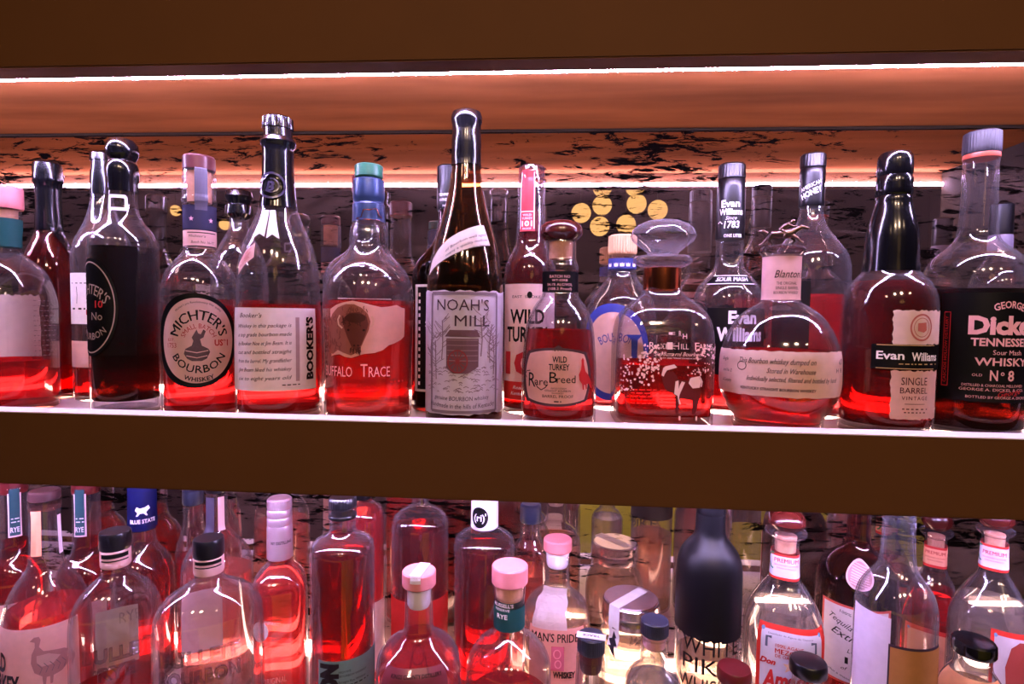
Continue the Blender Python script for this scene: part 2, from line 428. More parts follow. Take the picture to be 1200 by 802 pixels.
def chandelier(spots, Yv, rad, label):
    c0 = mir(spots[0][0], spots[0][1], Yv)
    ch = empty('globe_chandelier', (c0.x, c0.y, 2.999), 0, label, 'chandelier')
    V, Fc = uvs(rad)
    zt = 2.85
    box('ceiling_plate', -.08, .08, -.08, .08, -.03, 0, PEWTER, ch, .003)
    xs = [mir(a, b, Yv).x-c0.x for a, b in spots]
    box('crossbar', min(xs)-.02, max(xs)+.02, -.012, .012, -.16, -.14, PEWTER, ch, .002)
    box('stem', -.01, .01, -.01, .01, -.139, -.031, PEWTER, ch, .002)
    for a, b in spots:
        q = mir(a, b, Yv); j = random.Random(int(a*7+b)).uniform(-.02, .02)
        g = link('globe', V, Fc, GLOBE, ch); g.location = (q.x-c0.x, j, q.z-2.999)
        d = box('drop_rod', -.003, .003, -.003, .003, rad*.98, -.161-(q.z-2.999), PEWTER, g, 0)
chandelier([(706, 240), (681, 250), (703, 265), (746, 239), (770, 247), (734, 263), (706, 219), (744, 219)], 3.4, .058, 'chandelier of warm glowing globes reflected in the mirror behind the decanter')
chandelier([(206, 247), (262, 263), (186, 262)], 4.6, .045, 'small warm globe lamps reflected behind the left bottles')

# ------------------------------------------------------------ bottles
ALLB = []
class Bottle:
    def __init__(b, label, x, yref, Y, prof, tier='U', name='whiskey_bottle', cat='bottle', n=2.0, dr=1.0, turn=None, gl=None, seal_top=False):
        b.up = tier == 'U'; b.sz = SH_U if b.up else SH_L
        hws = pchip([p[0]+i*1e-3 for i, p in enumerate(prof)], [p[1] for p in prof]); hw0 = float(hws(yref))
        ax = 600+F*math.tan((math.atan((x-hw0-600)/F)+math.atan((x+hw0-600)/F))/2)
        P = at_Y(ax, yref, Y); b.X, b.Y = P[0], P[1]
        b.flat = turn is not None
        b.a = -math.atan2(b.X, b.Y) if turn is None else math.radians(turn)
        b.loc = np.array([b.X, b.Y, b.sz+.0002]); b.ca, b.sa = math.cos(b.a), math.sin(b.a)
        ALLB.append(b)
        b.root = empty(name, tuple(b.loc), b.a, label, cat, 'bottles on the upper shelf' if b.up else 'bottles on the lower shelf')
        b.n, b.dr = n, dr
        pts = [b.zr(py, hw) for py, hw in prof]
        pts = [p for p in pts if p[0] > .006]
        zb, rb = pts[-1]
        rim = min(.004, rb*.15)
        pts += [(.0045, rb), (.0012, rb-rim*.35), (0.0, rb-rim)]
        b.body = Surf(pts, n, dr); b.base_r = rb
        b.gl = gl or GL
        b.zt = b.body.z1
        sg = 48 if n == 2 else 64
        V, Fc = b.body.loft(seg=sg, top=seal_top)
        # the inner wall of the glass and its thick foot
        ip = [(z, max(.002, r-.0017)) for z, r in pts if z > .010]
        if len(ip) > 1:
            ip.append((.0064, max(.002, rb-.0035))); ip.append((.0062, (rb-.003)*.6))
            iv, ifc = Surf(ip, n, dr).loft(seg=sg, top=False, bot=True); k = len(V)
            V += iv; Fc += [tuple(k+i for i in q) for q in ifc]
        b.glass = link('glass', V, Fc, b.gl, b.root)
    def world(b, p): return np.array([b.ca*p[0]-b.sa*p[1], b.sa*p[0]+b.ca*p[1], p[2]])+b.loc
    def z(b, py): return zpix(b.X, b.Y, py)+CZ-b.loc[2]
    def cpx(b, z, surf):
        c, _, d = proj(b.X, b.Y, z+b.loc[2]-CZ); r = float(surf.r(z))
        return c, F*r/d*(1 if b.flat else math.sqrt(1+((c-600)/F)**2))
    def zr(b, py, hw):
        z = b.z(py); c, _, d = proj(b.X, b.Y, z+b.loc[2]-CZ)
        if b.flat: return z, hw*d/F
        al = (math.atan((c+hw-600)/F)-math.atan((c-hw-600)/F))/2
        return z, math.hypot(b.X, b.Y)*math.sin(al)
    def surf(b, prof, n=2.0, dr=1.0): return Surf([b.zr(*p) for p in prof], n, dr)
    def liquid(b, py, kind, base=.007, wall=.0022, tilt=0):
        z = b.z(py) if py > 5 else py
        z = min(z, b.body.z1-.004)
        zs = [q for q in b.body.zs(base, z)]
        pts = [(q, max(.001, float(b.body.r(q))-wall)) for q in zs]
        pts = [(base-.0008, pts[0][1]*.86)]+pts
        s = Surf(pts, b.n, b.dr); V, Fc = s.loft(seg=48 if b.n == 2 else 64)
        b.liq = s
        return link('liquid', V, Fc, LQ[kind], b.root)
    def cap(b, prof, mat, name='cap', ribs=0, ribd=.0005, ribpy=None, n=2.0, dr=1.0, off=0.0, parent=None):
        s = b.surf(prof, n, dr)
        rz = None if ribpy is None else (b.z(ribpy[1]), b.z(ribpy[0]))
        V, Fc = s.loft(ribs=ribs, ribd=ribd, ribz=rz, seg=40, off=off)
        o = link(name, V, Fc, mat, parent or b.root, angle=32); o_s = s
        return o, s
    def band(b, y0, y1, mat, name='neck_label', surf=None, off=.0006, x0=None, x1=None, parent=None):
        surf = surf or b.body
        V, Fc = surf.loft(b.z(y1), b.z(y0), off=off, seg=48, top=False, bot=False)
        return link(name, V, Fc, mat, parent or b.root)
    def frame(b, px, py, surf=None, side=1, theta=None):
        f = Frame(b, surf or b.body, px, py, side, theta)
        c = proj(b.X, b.Y, f.z+b.loc[2]-CZ)[0]
        f.mu = f.m/(1 if b.flat else math.sqrt(1+((c-600)/F)**2))
        f.b = b; f.px = px; f.py = py; return f
    def u(b, f, px):
        cx, hw = b.cpx(f.z, f.surf); v = max(-.985, min(.985, (px-cx)/hw)); t = math.copysign(math.asin(abs(v)**(f.surf.n/2)), v)
        if f.side < 0: t = math.pi-t
        return float(np.interp(t, f.ts, f.L))*f.side
    def label(b, x0, y0, x1, y1, mat, name='front_label', shape='rect', jag=0.0, off=.0005, side=1, theta=None, surf=None, rot=0.0, parent=None, grow=0.0, nx=22, ny=14, seed=1, skew=0.0, true=False):
        f = b.frame((x0+x1)/2, (y0+y1)/2, surf, side, theta)
        if theta is not None or true: ua, ub = -(x1-x0)/2*f.mu, (x1-x0)/2*f.mu
        else: ua, ub = b.u(f, x0), b.u(f, x1)
        if side < 0: ua, ub = min(ua, ub), max(ua, ub)
        va, vb = -(y1-y0)/2*f.m, (y1-y0)/2*f.m
        g = grow*f.m; ua -= g; ub += g; va -= g; vb += g
        rn = random.Random(seed); V = []; Fc = []
        jt = [rn.uniform(-1, 1) for _ in range(nx+1)]; jb = [rn.uniform(-1, 1) for _ in range(nx+1)]
        jl = [rn.uniform(-1, 1) for _ in range(ny+1)]; jr = [rn.uniform(-1, 1) for _ in range(ny+1)]
        cr, sr = math.cos(math.radians(rot)), math.sin(math.radians(rot))
        for j in range(ny+1):
            for i in range(nx+1):
                x, y = 2*i/nx-1, 2*j/ny-1
                if shape in ('oval', 'super'):
                    k = .5 if shape == 'oval' else .28
                    X, Y = x*math.sqrt(1-k*y*y), y*math.sqrt(1-k*x*x)
                else: X, Y = x, y
                uu = (ua+ub)/2+X*(ub-ua)/2; vv = (va+vb)/2+Y*(vb-va)/2
                vv += skew*f.m*X*(1 if j == ny else 0) if skew else 0
                if jag:
                    q = jag*f.m
                    if j == 0: vv += q*jb[i]
                    if j == ny: vv += q*jt[i]
                    if i == 0: uu += q*jl[j]
                    if i == nx: uu += q*jr[j]
                if rot: uu, vv = uu*cr-vv*sr, uu*sr+vv*cr
                V.append(f.pt(uu, vv, off))
        for j in range(ny):
            for i in range(nx):
                a = j*(nx+1)+i; q = (a, a+1, a+nx+2, a+nx+1)
                Fc.append(q if side > 0 else q[::-1])
        o = link(name, V, Fc, mat, parent or b.root, angle=80)
        return o, f
DEV = []
class Print:
    """Ink on a label: words, shapes and strokes of one colour joined into one thin mesh."""
    def __init__(s, f, parent, mat, off=.0009): s.f, s.parent, s.mat, s.off = f, parent, mat, off; s.V, s.F = [], []
    def add(s, uv, faces, maxlen=.005):
        if not len(uv): return
        uv = np.array(uv, float)
        if uv.shape[1] == 2: uv = np.hstack([uv, np.zeros((len(uv), 1))])
        V, Fc = subdiv(uv, faces, maxlen)
        k = len(s.V); s.V += s.f.lay(V, s.off); s.F += [tuple(i+k for i in q) for q in Fc]
    def c(s, px, py): return s.f.b.u(s.f, px), -(py-s.f.py)*s.f.m
    def text(s, t, px, py, h, w=None, shear=0.0, bold=0.0, rot=0.0, arc=None, spacing=1.0, ext=0.0, uv0=None, wave=None):
        """centred on (px, py), capital height h and total width w in pixels; arc = +/- radius in pixels"""
        v, fc = glyphs(t, shear, bold, ext, spacing)
        if not len(v): return s
        v = v.copy(); m, mu = s.f.m, s.f.mu
        sy = h/CAP_H; wx = (v[:, 0].max()-v[:, 0].min()); sx = (w/wx) if w else sy
        x, y = v[:, 0]*sx, (v[:, 1]-CAP_H/2)*sy
        if arc:
            R = abs(arc); a = x/R
            if arc > 0: x, y = (R+y)*np.sin(a), (R+y)*np.cos(a)-R
            else: x, y = (R-y)*np.sin(a), R-(R-y)*np.cos(a)
        if rot:
            c, q = math.cos(math.radians(rot)), math.sin(math.radians(rot)); x, y = x*c-y*q, x*q+y*c
        u0, v0 = s.c(px, py) if uv0 is None else uv0
        s.add(np.stack([u0+x*mu, v0+y*m, v[:, 2]*m*sy], 1), fc, max(.004, h*m*.5)); return s
    def poly(s, pts, px, py, k=1.0):
        """outline in pixels around (px, py), y down"""
        u0, v0 = s.c(px, py)
        P = [Vector((x*k, -y*k, 0)) for x, y in pts]
        tris = tessellate_polygon([P])
        s.add([(u0+p.x*s.f.mu, v0+p.y*s.f.m) for p in P], [tuple(t) for t in tris]); return s
    def stroke(s, pts, px, py, w=1.0, k=1.0):
        u0, v0 = s.c(px, py); P = np.array(pts, float)*k; P[:, 1] *= -1
        L, Rr = [], []
        for i in range(len(P)):
            d = P[min(i+1, len(P)-1)]-P[max(i-1, 0)]; l = np.linalg.norm(d) or 1; nrm = np.array([-d[1], d[0]])/l*w/2
            L.append(P[i]+nrm); Rr.append(P[i]-nrm)
        n = len(P); q = L+Rr
        s.add([(u0+p[0]*s.f.mu, v0+p[1]*s.f.m) for p in q], [(i, n+i, n+i+1, i+1) for i in range(n-1)]); return s
    def ring(s, px, py, rx, ry, w=1.0, seg=48, a0=0, a1=360):
        pts = [(rx*math.cos(math.radians(a0+(a1-a0)*i/seg)), ry*math.sin(math.radians(a0+(a1-a0)*i/seg))) for i in range(seg+1)]
        return s.stroke(pts, px, py, w)
    def disc(s, px, py, rx, ry, seg=24):
        return s.poly([(rx*math.cos(2*math.pi*i/seg), ry*math.sin(2*math.pi*i/seg)) for i in range(seg)], px, py)
    def rect(s, x0, y0, x1, y1): return s.poly([(x0-(x0+x1)/2, y0-(y0+y1)/2), (x1-(x0+x1)/2, y0-(y0+y1)/2), (x1-(x0+x1)/2, y1-(y0+y1)/2), (x0-(x0+x1)/2, y1-(y0+y1)/2)], (x0+x1)/2, (y0+y1)/2)
    def frame(s, x0, y0, x1, y1, w=1.0):
        cx, cy = (x0+x1)/2, (y0+y1)/2; a, b = x1-cx, y1-cy
        for p in ([(-a, -b), (a, -b)], [(a, -b), (a, b)], [(a, b), (-a, b)], [(-a, b), (-a, -b)]): s.stroke(p, cx, cy, w)
        return s
    def small(s, x0, x1, py, h=1.6, seed=1):
        """a line of print too small to read: word-length dashes"""
        rn = random.Random(seed); x = x0
        while x < x1-1:
            l = rn.uniform(2.0, 5.5); s.rect(x, py-h/2, min(x+l, x1), py+h/2); x += l+1.3
        return s
    def star(s, px, py, r):
        return s.poly([((r if i % 2 == 0 else r*.42)*math.sin(math.pi*i/5), -(r if i % 2 == 0 else r*.42)*math.cos(math.pi*i/5)) for i in range(10)], px, py)
    def build(s, name='lettering'):
        if not s.V: return None
        o = link(name, s.V, s.F, s.mat, s.parent, smooth=False)
        if name in ('foliage_print', 'fence_print', 'mill_print', 'band_stripes', 'stamp_print', 'crown_print'): o['kind'] = 'stuff'
        return o
# ------------------------------------------------------------ upper shelf
CREAM, WHT, BLK = paper((236, 218, 208)), paper((240, 234, 236)), paper((10, 9, 11), .0)
PINKP = paper((232, 186, 178)); LAV = paper((206, 192, 206), .25); BACKP = paper((240, 222, 222), .68)
NAVYP = paper((44, 42, 66), .05); GREENP = paper((26, 72, 72), .05); REDP = paper((206, 48, 44), .3)
GOLDI = ink((196, 160, 110)); PINKI = ink((226, 166, 172)); BROWNI = ink((110, 62, 50)); NAVYI = ink((40, 60, 140))

# 1 pink wooden stopper, far left
b = Bottle('clear bottle with pink wood stopper and green neck band, leftmost on the upper shelf', 6, 400, .605,
           [(244, 21), (256, 21.5), (290, 20), (297, 21), (304, 32), (315, 47), (335, 59), (358, 64), (480, 65)])
b.cap([(219, 23), (221, 24.5), (243, 24.5), (245, 23.5)], PINKW, 'stopper')
b.cap([(246, 17), (262, 16.5)], CORK, 'cork')
b.band(257, 290, GREENP, 'neck_label')
b.liquid(421, 'red')
b.label(-8, 346, 50, 420, BACKP, 'back_label', side=-1, jag=1.2)
p = Print(b.frame(20, 390), b.root, GREYI)
for k in range(12): p.small(38, 66, 352+k*6, .8, k)
p.build()

# 2 black dripped wax, second row
b = Bottle('slender dark red bottle sealed in dripping black wax, right of the leftmost pink-stoppered bottle', 60, 400, .688,
           [(262, 16), (272, 17), (285, 23), (300, 30), (318, 35), (340, 37), (470, 37)], gl=glass((.85, .5, .45), (.3, .08, .06), 'rose_glass'))
o, s = b.cap([(190, 14), (193, 18), (215, 18.5), (219, 16.5), (240, 16), (266, 17.5), (271, 17.8)], WAX, 'wax_seal')
# the torn tail of wax
f = b.frame(66, 262); pr = Print(f, o, WAX, .0015)
pr.stroke([(-10, -20), (0, 0), (8, 18), (14, 34), (18, 46)], 64, 262, 15); pr.build('wax_tail')
f = b.frame(72, 204, s); pr = Print(f, o, WAX, .001); pr.stroke([(0, 0), (6, 2), (12, 3)], 74, 205, 2.5); pr.build('wax_thread')
b.liquid(276, 'deep')

# 3 behind the dark oval-labelled bottle
b = Bottle('clear bottle with a small white label half hidden behind the black wax bulb bottle', 122, 400, .690,
           [(180, 12), (229, 13.5), (240, 15), (262, 22), (282, 33), (300, 38), (470, 39)])
b.cap([(179, 11), (181, 14), (189, 14), (190, 12), (200, 12), (201, 13.5), (229, 14.2)], WAX, 'wax_seal')
b.liquid(432, 'deep')
b.label(84, 320, 112, 380, WHT, 'front_label')
p = Print(b.frame(98, 350), b.root, INKB); p.small(86, 104, 362, 2, 2); p.small(86, 104, 332, 1, 3)
p.stroke([(0, 0), (1, 10), (0, 20)], 92, 336, .8); p.build()
p = Print(b.frame(98, 350), b.root, INKR); p.text('10', 105, 366, 6, bold=.02); p.build()
b.label(84, 400, 118, 431, PINKP, 'lower_label')

# 4 black wax bulb, dark whiskey, oval label turned to the left
b = Bottle('nearly black whiskey bottle topped by a black wax bulb, black oval label turned left', 146, 400, .600,
           [(190, 17.5), (240, 18), (252, 20), (260, 25), (272, 36), (285, 42.5), (300, 43), (478, 43)])
b.cap([(163, 8), (165, 15), (170, 19.5), (177, 20.5), (184, 19), (189, 15.5), (191, 17), (197, 20), (208, 20), (213, 19.2), (226, 18.8)], WAX, 'wax_seal')
b.liquid(291, 'dark', base=.016)
p = Print(b.frame(137, 238), b.root, INKW); p.frame(127, 230, 148, 245, 3.5)
p.build('neck_label'); p = Print(b.frame(137, 238), b.root, INKB); p.text('2897', 138, 237.5, 4); p.build()
lo, f = b.label(-41, 303, 41, 418, BLK, 'front_label', 'oval', theta=-62)
f.px, f.py = 0, 360
p = Print(f, lo, ink((150, 128, 120)), .0009)
u0 = (0, 0)
def ring_uv(p, f, rx, ry, w):
    n = 60; P = [(math.cos(2*math.pi*i/n), math.sin(2*math.pi*i/n)) for i in range(n+1)]
    q = [((rx+w/2)*a*f.mu, (ry+w/2)*c*f.m) for a, c in P]+[((rx-w/2)*a*f.mu, (ry-w/2)*c*f.m) for a, c in P]
    p.add(q, [(i, n+1+i, n+2+i, i+1) for i in range(n)])
ring_uv(p, f, 37, 53, 1.6)
p.text("MICHTER'S", 0, 0, 12, 66, bold=.02, arc=34, uv0=(0, 22*f.m))
p.text("BOURBON", 0, 0, 8, 52, arc=-36, uv0=(0, -34*f.m))
p.text("No", 0, 0, 9, 18, uv0=(12*f.mu, -10*f.m)); p.build()
p = Print(f, lo, INKR, .0009); p.text('10', 0, 0, 8, 12, uv0=(16*f.mu, 4*f.m), bold=.02); p.build()

# 5 cream oval label with a black rim
b = Bottle('clear bottle with cream oval label rimmed in black and navy starred neck band', 234.5, 400, .602,
           [(199, 17), (201, 19.5), (205, 20), (232, 20), (236, 21.5), (241, 20), (244, 19), (290, 19), (297, 21), (307, 31), (318, 39.5), (330, 44.5), (345, 46.5), (482, 47.5)])
b.cap([(184, 18), (186, 19.5), (200, 19.5), (201, 18.5)], plain('walnut_stopper', (70, 32, 34), .3, 0, .2), 'stopper')
b.cap([(202, 15), (238, 14.5)], CORK, 'cork')
p = Print(b.frame(235, 215), b.root, paper((84, 80, 96), .1), .0011)
p.rect(228, 187, 243, 246); p.build('tax_strip')
b.band(243, 271, NAVYP, 'neck_band', off=.0009)
b.band(272, 290, PINKP, 'batch_label', off=.0007)
p = Print(b.frame(237, 258), b.root, PINKI, .0014)
p.star(225, 257, 3.2); p.star(246, 258, 3.2)
f0 = b.frame(237, 245); p.build()
p = Print(b.frame(236, 281), b.root, INKB, .0012)
p.text("Michter's", 231, 277, 2.8, 20, shear=.2); p.text("Batch No 16-77", 238, 284, 3, 28, shear=.2); p.stroke([(-18, 0), (18, 0)], 237, 289, 1.6); p.stroke([(-18, 0), (18, 0)], 237, 273, 1); p.build()
b.liquid(358, 'red')
lo, f = b.label(191, 344, 275, 455, BLK, 'front_label', 'oval')
b.label(195, 349.5, 271, 449.5, PINKP, 'label_panel', 'oval', off=.0009, parent=lo)
p = Print(f, lo, INKB, .0014)
p.text("MICHTER'S", 233, 369, 12, 84, bold=.035, arc=31)
p.text("BOURBON", 233, 433, 9, 70, bold=.01, arc=-33)
p.text("WHISKEY", 233, 445, 5, 36, bold=.02, arc=-44)
p.text("Michter's pre Revolutionary War quality", 233, 354, 2.4, 60, arc=40)
p.build()
p = Print(f, lo, INKR, .0014)
p.text("SMALL BATCH", 233, 382, 5.6, 48, arc=20)
p.text("US\u22c61" if False else "US*1", 258, 402, 7, 18, bold=.03); p.text("1753", 204.5, 405, 5.5, 13); p.text("EST.", 204, 398.5, 3, 10); p.build()
p = Print(f, lo, ink((78, 60, 62)), .0014)       # the pot still
p.poly([(-16, 6), (-14, 0), (-6, -4), (-4, -10), (-6, -14), (-3, -19), (0, -24), (2, -19), (5, -18), (8, -24), (11, -22), (8, -14), (4, -12), (6, -4), (14, 0), (16, 4), (12, 12), (6, 15), (-6, 15), (-12, 12)], 231, 409, .95); p.build('emblem')
p = Print(f, lo, PINKP, .0017); p.stroke([(-13, 0), (0, 2.5), (13, 0)], 231, 411, 1); p.stroke([(-12, 0), (0, 2.5), (12, 0)], 231, 417, 1); p.build('emblem')

# 6 small black capped bottle behind it
b = Bottle('clear bottle with small black bulb stopper, behind and between the cream oval and handwritten labels', 281, 400, .700,
           [(244, 11), (262, 11.5), (272, 14), (288, 23), (305, 30), (325, 34), (470, 34)])
b.cap([(222, 9), (225, 15), (231, 16.5), (237, 14), (240, 13), (242, 16), (252, 16.5), (256, 13)], WAX, 'stopper')
b.liquid(352, 'red')

# 7 tall black wax with seal, handwritten label
b = Bottle('tall bottle with black wax neck, round wax seal and white handwritten label', 326, 420, .602,
           [(230, 19.5), (244, 22.5), (258, 27.5), (276, 36), (295, 43.5), (318, 47.5), (360, 50), (400, 51), (487, 51)])
b.cap([(138, 15), (140, 18), (152, 18.5), (153, 17), (162, 17.2), (164, 20), (168, 21.5), (172, 20.5), (175, 18.8), (200, 19), (225, 20.5), (245, 23.2)], WAX, 'wax_seal', ribs=26, ribd=.0007, ribpy=(140, 152))
b_s = b.surf([(138, 15), (152, 18.5), (168, 21.5), (175, 18.8), (200, 19), (225, 20.5), (245, 23.2)])
f = b.frame(319, 218, b_s); o = Print(f, b.root, WAX, .0016); o.disc(319, 218, 15, 15.5); so = o.build('wax_medallion')
o = Print(f, so, plain('wax_relief', (44, 40, 58), .2, 0, .2), .0030); o.ring(319, 218, 14, 14.5, 2.6); o.ring(319, 218, 8, 8, 1.6, a0=-100, a1=140); o.text('B', 318, 219, 11, bold=.04, shear=.25); o.build('wax_relief')
p = Print(b.frame(315, 262), b.root, WHT, .0012); p.poly([(-10, -19), (-1, -19), (-1, 14), (-7, 10), (-13, 15)], 315, 265); p.poly([(0, -19), (8, -19), (13, 16), (6, 11), (1, 16)], 315, 265); p.build('ribbon')
p = Print(b.frame(291, 302), b.root, PINKP, .0009); f2 = p.f
p.poly([(-15, 8), (-2, -8), (12, -17), (13, 0), (0, 8), (-13, 20)], 291, 302); o = p.build('small_label')
p = Print(f2, o, INKR, .0013)
for k, (x, y) in enumerate([(291, 297), (291, 302), (290, 307)]): p.text(['BOURBON', 'WHISKEY', 'ALC/VOL'][k], x, y, 2.6, 20, rot=38)
p.build()
b.liquid(357, 'red', base=.010)
lo, f = b.label(273.5, 361, 369, 459, WHT, 'front_label')
p = Print(f, lo, INKB)
LN = ["Booker's", "Whiskey in this package is", "a top grade bourbon made", "by Booker Noe at Jim Beam. It is", "cut and bottled straight", "from the barrel. My grandfather", "Jim Beam liked his whiskey", "six to eight years old"]
p.text(LN[0], 295, 370, 5.5, 34, shear=.35)
for k, t in enumerate(LN[1:]): p.text(t, 308, 382+k*10.3, 4.4, 72, shear=.35, rot=1.5)
p.text('BOOKER\'S', 361.5, 409, 10.5, 76, bold=.05, rot=90)
p.small(330, 350, 452, 1.2, 5); p.text("Booker", 276, 456, 3, 5, shear=.3); p.build()
p = Print(f, lo, paper((176, 150, 160), .2), .0008); p.rect(345, 372, 350, 448); p.build('margin_stripe')

# 8 torn label with a buffalo
b = Bottle('round-shouldered bottle with green and navy cap and a torn-edged label of a standing buffalo', 431, 400, .604,
           [(256, 17.5), (261, 18.6), (268, 21), (280, 22.8), (290, 22.5), (297, 25), (305, 33), (315, 42.5), (328, 49.5), (345, 53), (360, 53.5), (440, 51.5), (490, 50)])
b.cap([(194, 14.5), (195.5, 16.5), (208, 16.5), (209.5, 15.5)], plain('green_cap', (38, 92, 70), .35), 'cap')
o, s = b.cap([(210, 14), (212, 17.8), (232, 18.6), (234, 18.2), (236, 17.4), (239, 17.4), (241, 18.8), (258, 19.2), (261, 19.4)], plain('teal_foil', (44, 62, 96), .3, .3), 'neck_sleeve')
p = Print(b.frame(433, 252, s), o, COPPER); p.stroke([(-16, 6), (-10, 5), (-7, -4), (0, -4), (8, -6), (12, 2), (16, 4)], 433, 250, 1); p.stroke([(-15, 0), (15, 1)], 433, 257, .8); p.build('foil_print')
b.liquid(357, 'bright', base=.009)
f = b.frame(431, 385)
p = Print(f, b.root, paper((240, 186, 176), .4), .0006)
top = [(-50, -22), (-40, -27), (-30, -30), (-18, -32), (-6, -30), (6, -27), (16, -25), (26, -26), (36, -28), (44, -25), (50, -24)]
bot = [(50, 10), (44, 14), (34, 18), (26, 20), (18, 26), (8, 29), (-4, 30), (-14, 33), (-20, 35), (-28, 34), (-36, 31), (-44, 32), (-50, 34)]
p.poly(top+bot, 431, 385); lo = p.build('front_label')
def ab(pts, x, y): return [(a-x, q-y) for a, q in pts]
p = Print(f, lo, paper((160, 94, 84), .3), .0012)
p.poly(ab([(381, 415), (379, 398), (382, 381), (388, 369), (397, 361), (408, 357), (418, 357), (427, 361), (434, 368), (437, 377), (435, 387), (431, 396), (427, 405), (422, 413), (414, 417), (404, 414), (396, 411), (388, 416)], 408, 386), 408, 386); an = p.build('buffalo_print')
p = Print(f, an, paper((128, 70, 64), .3), .0015); rn = random.Random(5)
for q in range(46):
    x, y = rn.uniform(385, 402), rn.uniform(366, 408); p.stroke([(0, 0), (rn.uniform(-1.5, 1.5), 2.5), (rn.uniform(-2, 2), 5)], x, y, 1)
for q in range(20):
    x, y = rn.uniform(404, 430), rn.uniform(359, 368); p.stroke([(0, 0), (rn.uniform(-1, 1), 2), (rn.uniform(-2, 2), 4)], x, y, 1)
p.build('fur_print')
p = Print(f, an, paper((112, 56, 54), .3), .0017)
p.poly(ab([(404, 373), (411, 367), (423, 366), (431, 371), (433, 380), (430, 391), (425, 404), (419, 412), (413, 406), (408, 395), (404, 384)], 418, 388), 418, 388); hd = p.build('buffalo_print')
p = Print(f, hd, paper((232, 184, 164), .2), .0021)
p.stroke([(1, 9), (-4, 5), (-5, -1), (-2, -6)], 404, 376, 2.2); p.stroke([(-1, 7), (3, 3), (3, -3), (1, -6)], 434, 377, 2.2); p.build('horn_print')
p = Print(f, hd, paper((52, 22, 24), .2), .0023); p.disc(411, 387, 1.5, 1.3); p.disc(427, 387, 1.5, 1.3); p.disc(417, 405, 1.1, .9); p.disc(421, 405, 1.1, .9); p.build('face_print')
p = Print(f, hd, paper((80, 40, 38), .2), .0020); rn = random.Random(9); p.disc(418, 373, 12, 5.5)
for q in range(26):
    x, y = rn.uniform(405, 431), rn.uniform(370, 378); p.stroke([(0, 0), (rn.uniform(-1, 1), 3), (rn.uniform(-2, 2), 5)], x, y, 1.2)
for q in range(12):
    x = rn.uniform(413, 425); p.stroke([(0, 0), (rn.uniform(-.8, .8), 3), (rn.uniform(-1, 1), 6)], x, rn.uniform(406, 411), 1.1)
p.build('fur_print')
p = Print(b.frame(431, 436), b.root, PINKI, .0006)
p.text('BUFFALO', 397, 436, 12, 44, uv0=None); p.text('T', 427, 434, 15, 8); p.text('RACE', 444, 436, 12, 26)
p.build()
p = Print(b.frame(431, 455), b.root, INKR, .0006)
p.text('KENTUCKY', 413, 452, 3, 26, spacing=1.2); p.text('STRAIGHT BOURBON', 424, 458, 3.4, 42); p.text('WHISKEY', 410, 463.5, 3, 20); p.small(456, 472, 449, 2, 4); p.build()

# 9 a wider one of the same sort behind
b = Bottle('wide-shouldered clear bottle directly behind the buffalo label bottle', 428, 400, .705,
           [(208, 15), (282, 16), (296, 24), (306, 38), (316, 46), (332, 50), (470, 50)])
b.cap([(206, 14), (208, 16.5), (226, 16.5), (228, 15)], MAROON, 'cap')
b.liquid(352, 'red')
b.label(395, 350, 460, 440, BACKP, 'back_label', side=-1)

# 10 black square-ish bottle left of the tall sash-label bottle
b = Bottle('black-capped dark bottle with white-edged black label, behind and left of the sash label bottle', 525, 400, .690,
           [(226, 12), (262, 13), (276, 15.5), (290, 21), (300, 30), (312, 39), (328, 42), (470, 42)], n=3.2, gl=GLD)
o, s = b.cap([(195, 12), (197, 14.5), (246, 14.5), (248, 13.5)], PLB, 'cap', ribs=24, ribpy=(198, 212))
p = Print(b.frame(525, 236, s), o, INKW); p.text("TENNESSEE", 524, 228, 3.2, 22, rot=0); p.text("WHISKEY", 524, 234, 3.6, 20); p.text("No 7", 524, 241, 3, 10); p.build()
b.liquid(300, 'dark')
lo, f = b.label(489, 334, 561, 460, WHT, 'front_label')
b.label(492, 337, 558, 457, BLK, 'label_panel', off=.0009, parent=lo)
p = Print(f, lo, INKW, .0014)
for k in range(14): p.rect(493, 344+k*8, 495.5, 348+k*8)
p.text('Old', 524, 356, 9, 26); p.text('SOUR MASH', 524, 380, 7, 52); p.build()

# 11 tall sloping bottle with diagonal sash
b = Bottle('tall sloping amber bottle with black wax top, cream diagonal sash and grey mill picture label', 544, 420, .602,
           [(188, 15.8), (196, 16.6), (215, 18.5), (238, 23), (262, 29.5), (285, 36), (309, 41), (335, 44.2), (360, 45), (493, 45.5)], gl=GLA)
o, s = b.cap([(131, 13), (133, 16.5), (138, 18), (143, 17.8), (147, 16.6), (155, 16.3), (165, 17), (192, 17.2), (195.5, 17.6)], WAX, 'wax_seal')
b.liquid(470, 'red')
f = b.frame(540, 288); p = Print(f, b.root, CREAM, .0010)
up = [(-38, 16), (-28, 3), (-16, -8), (-4, -15), (10, -21), (24, -25), (33, -26)]
dn = [(38, -2), (28, -1), (14, 2), (2, 6), (-12, 13), (-24, 20), (-34, 27), (-41, 34)]
p.poly(up+dn, 540, 288); o = p.build('sash_label')
p = Print(f, o, INKB, .0014)
for k, (t, y) in enumerate([("of Bourbon well aged", -8), ("many a quality mellow", -2), ("whiskey from the barrel", 4)]): p.text(t, 546+k, 288+y, 3, 56, rot=22, shear=.2, arc=90)
p.build()
lo, f = b.label(498, 341, 589, 487, LAV, 'front_label', jag=1.3)
p = Print(f, lo, ink((118, 100, 112)), .0010); p.frame(500.5, 344, 587, 484, 3.4); p.build('label_edge')
p = Print(f, lo, ink((62, 40, 52)), .0013)
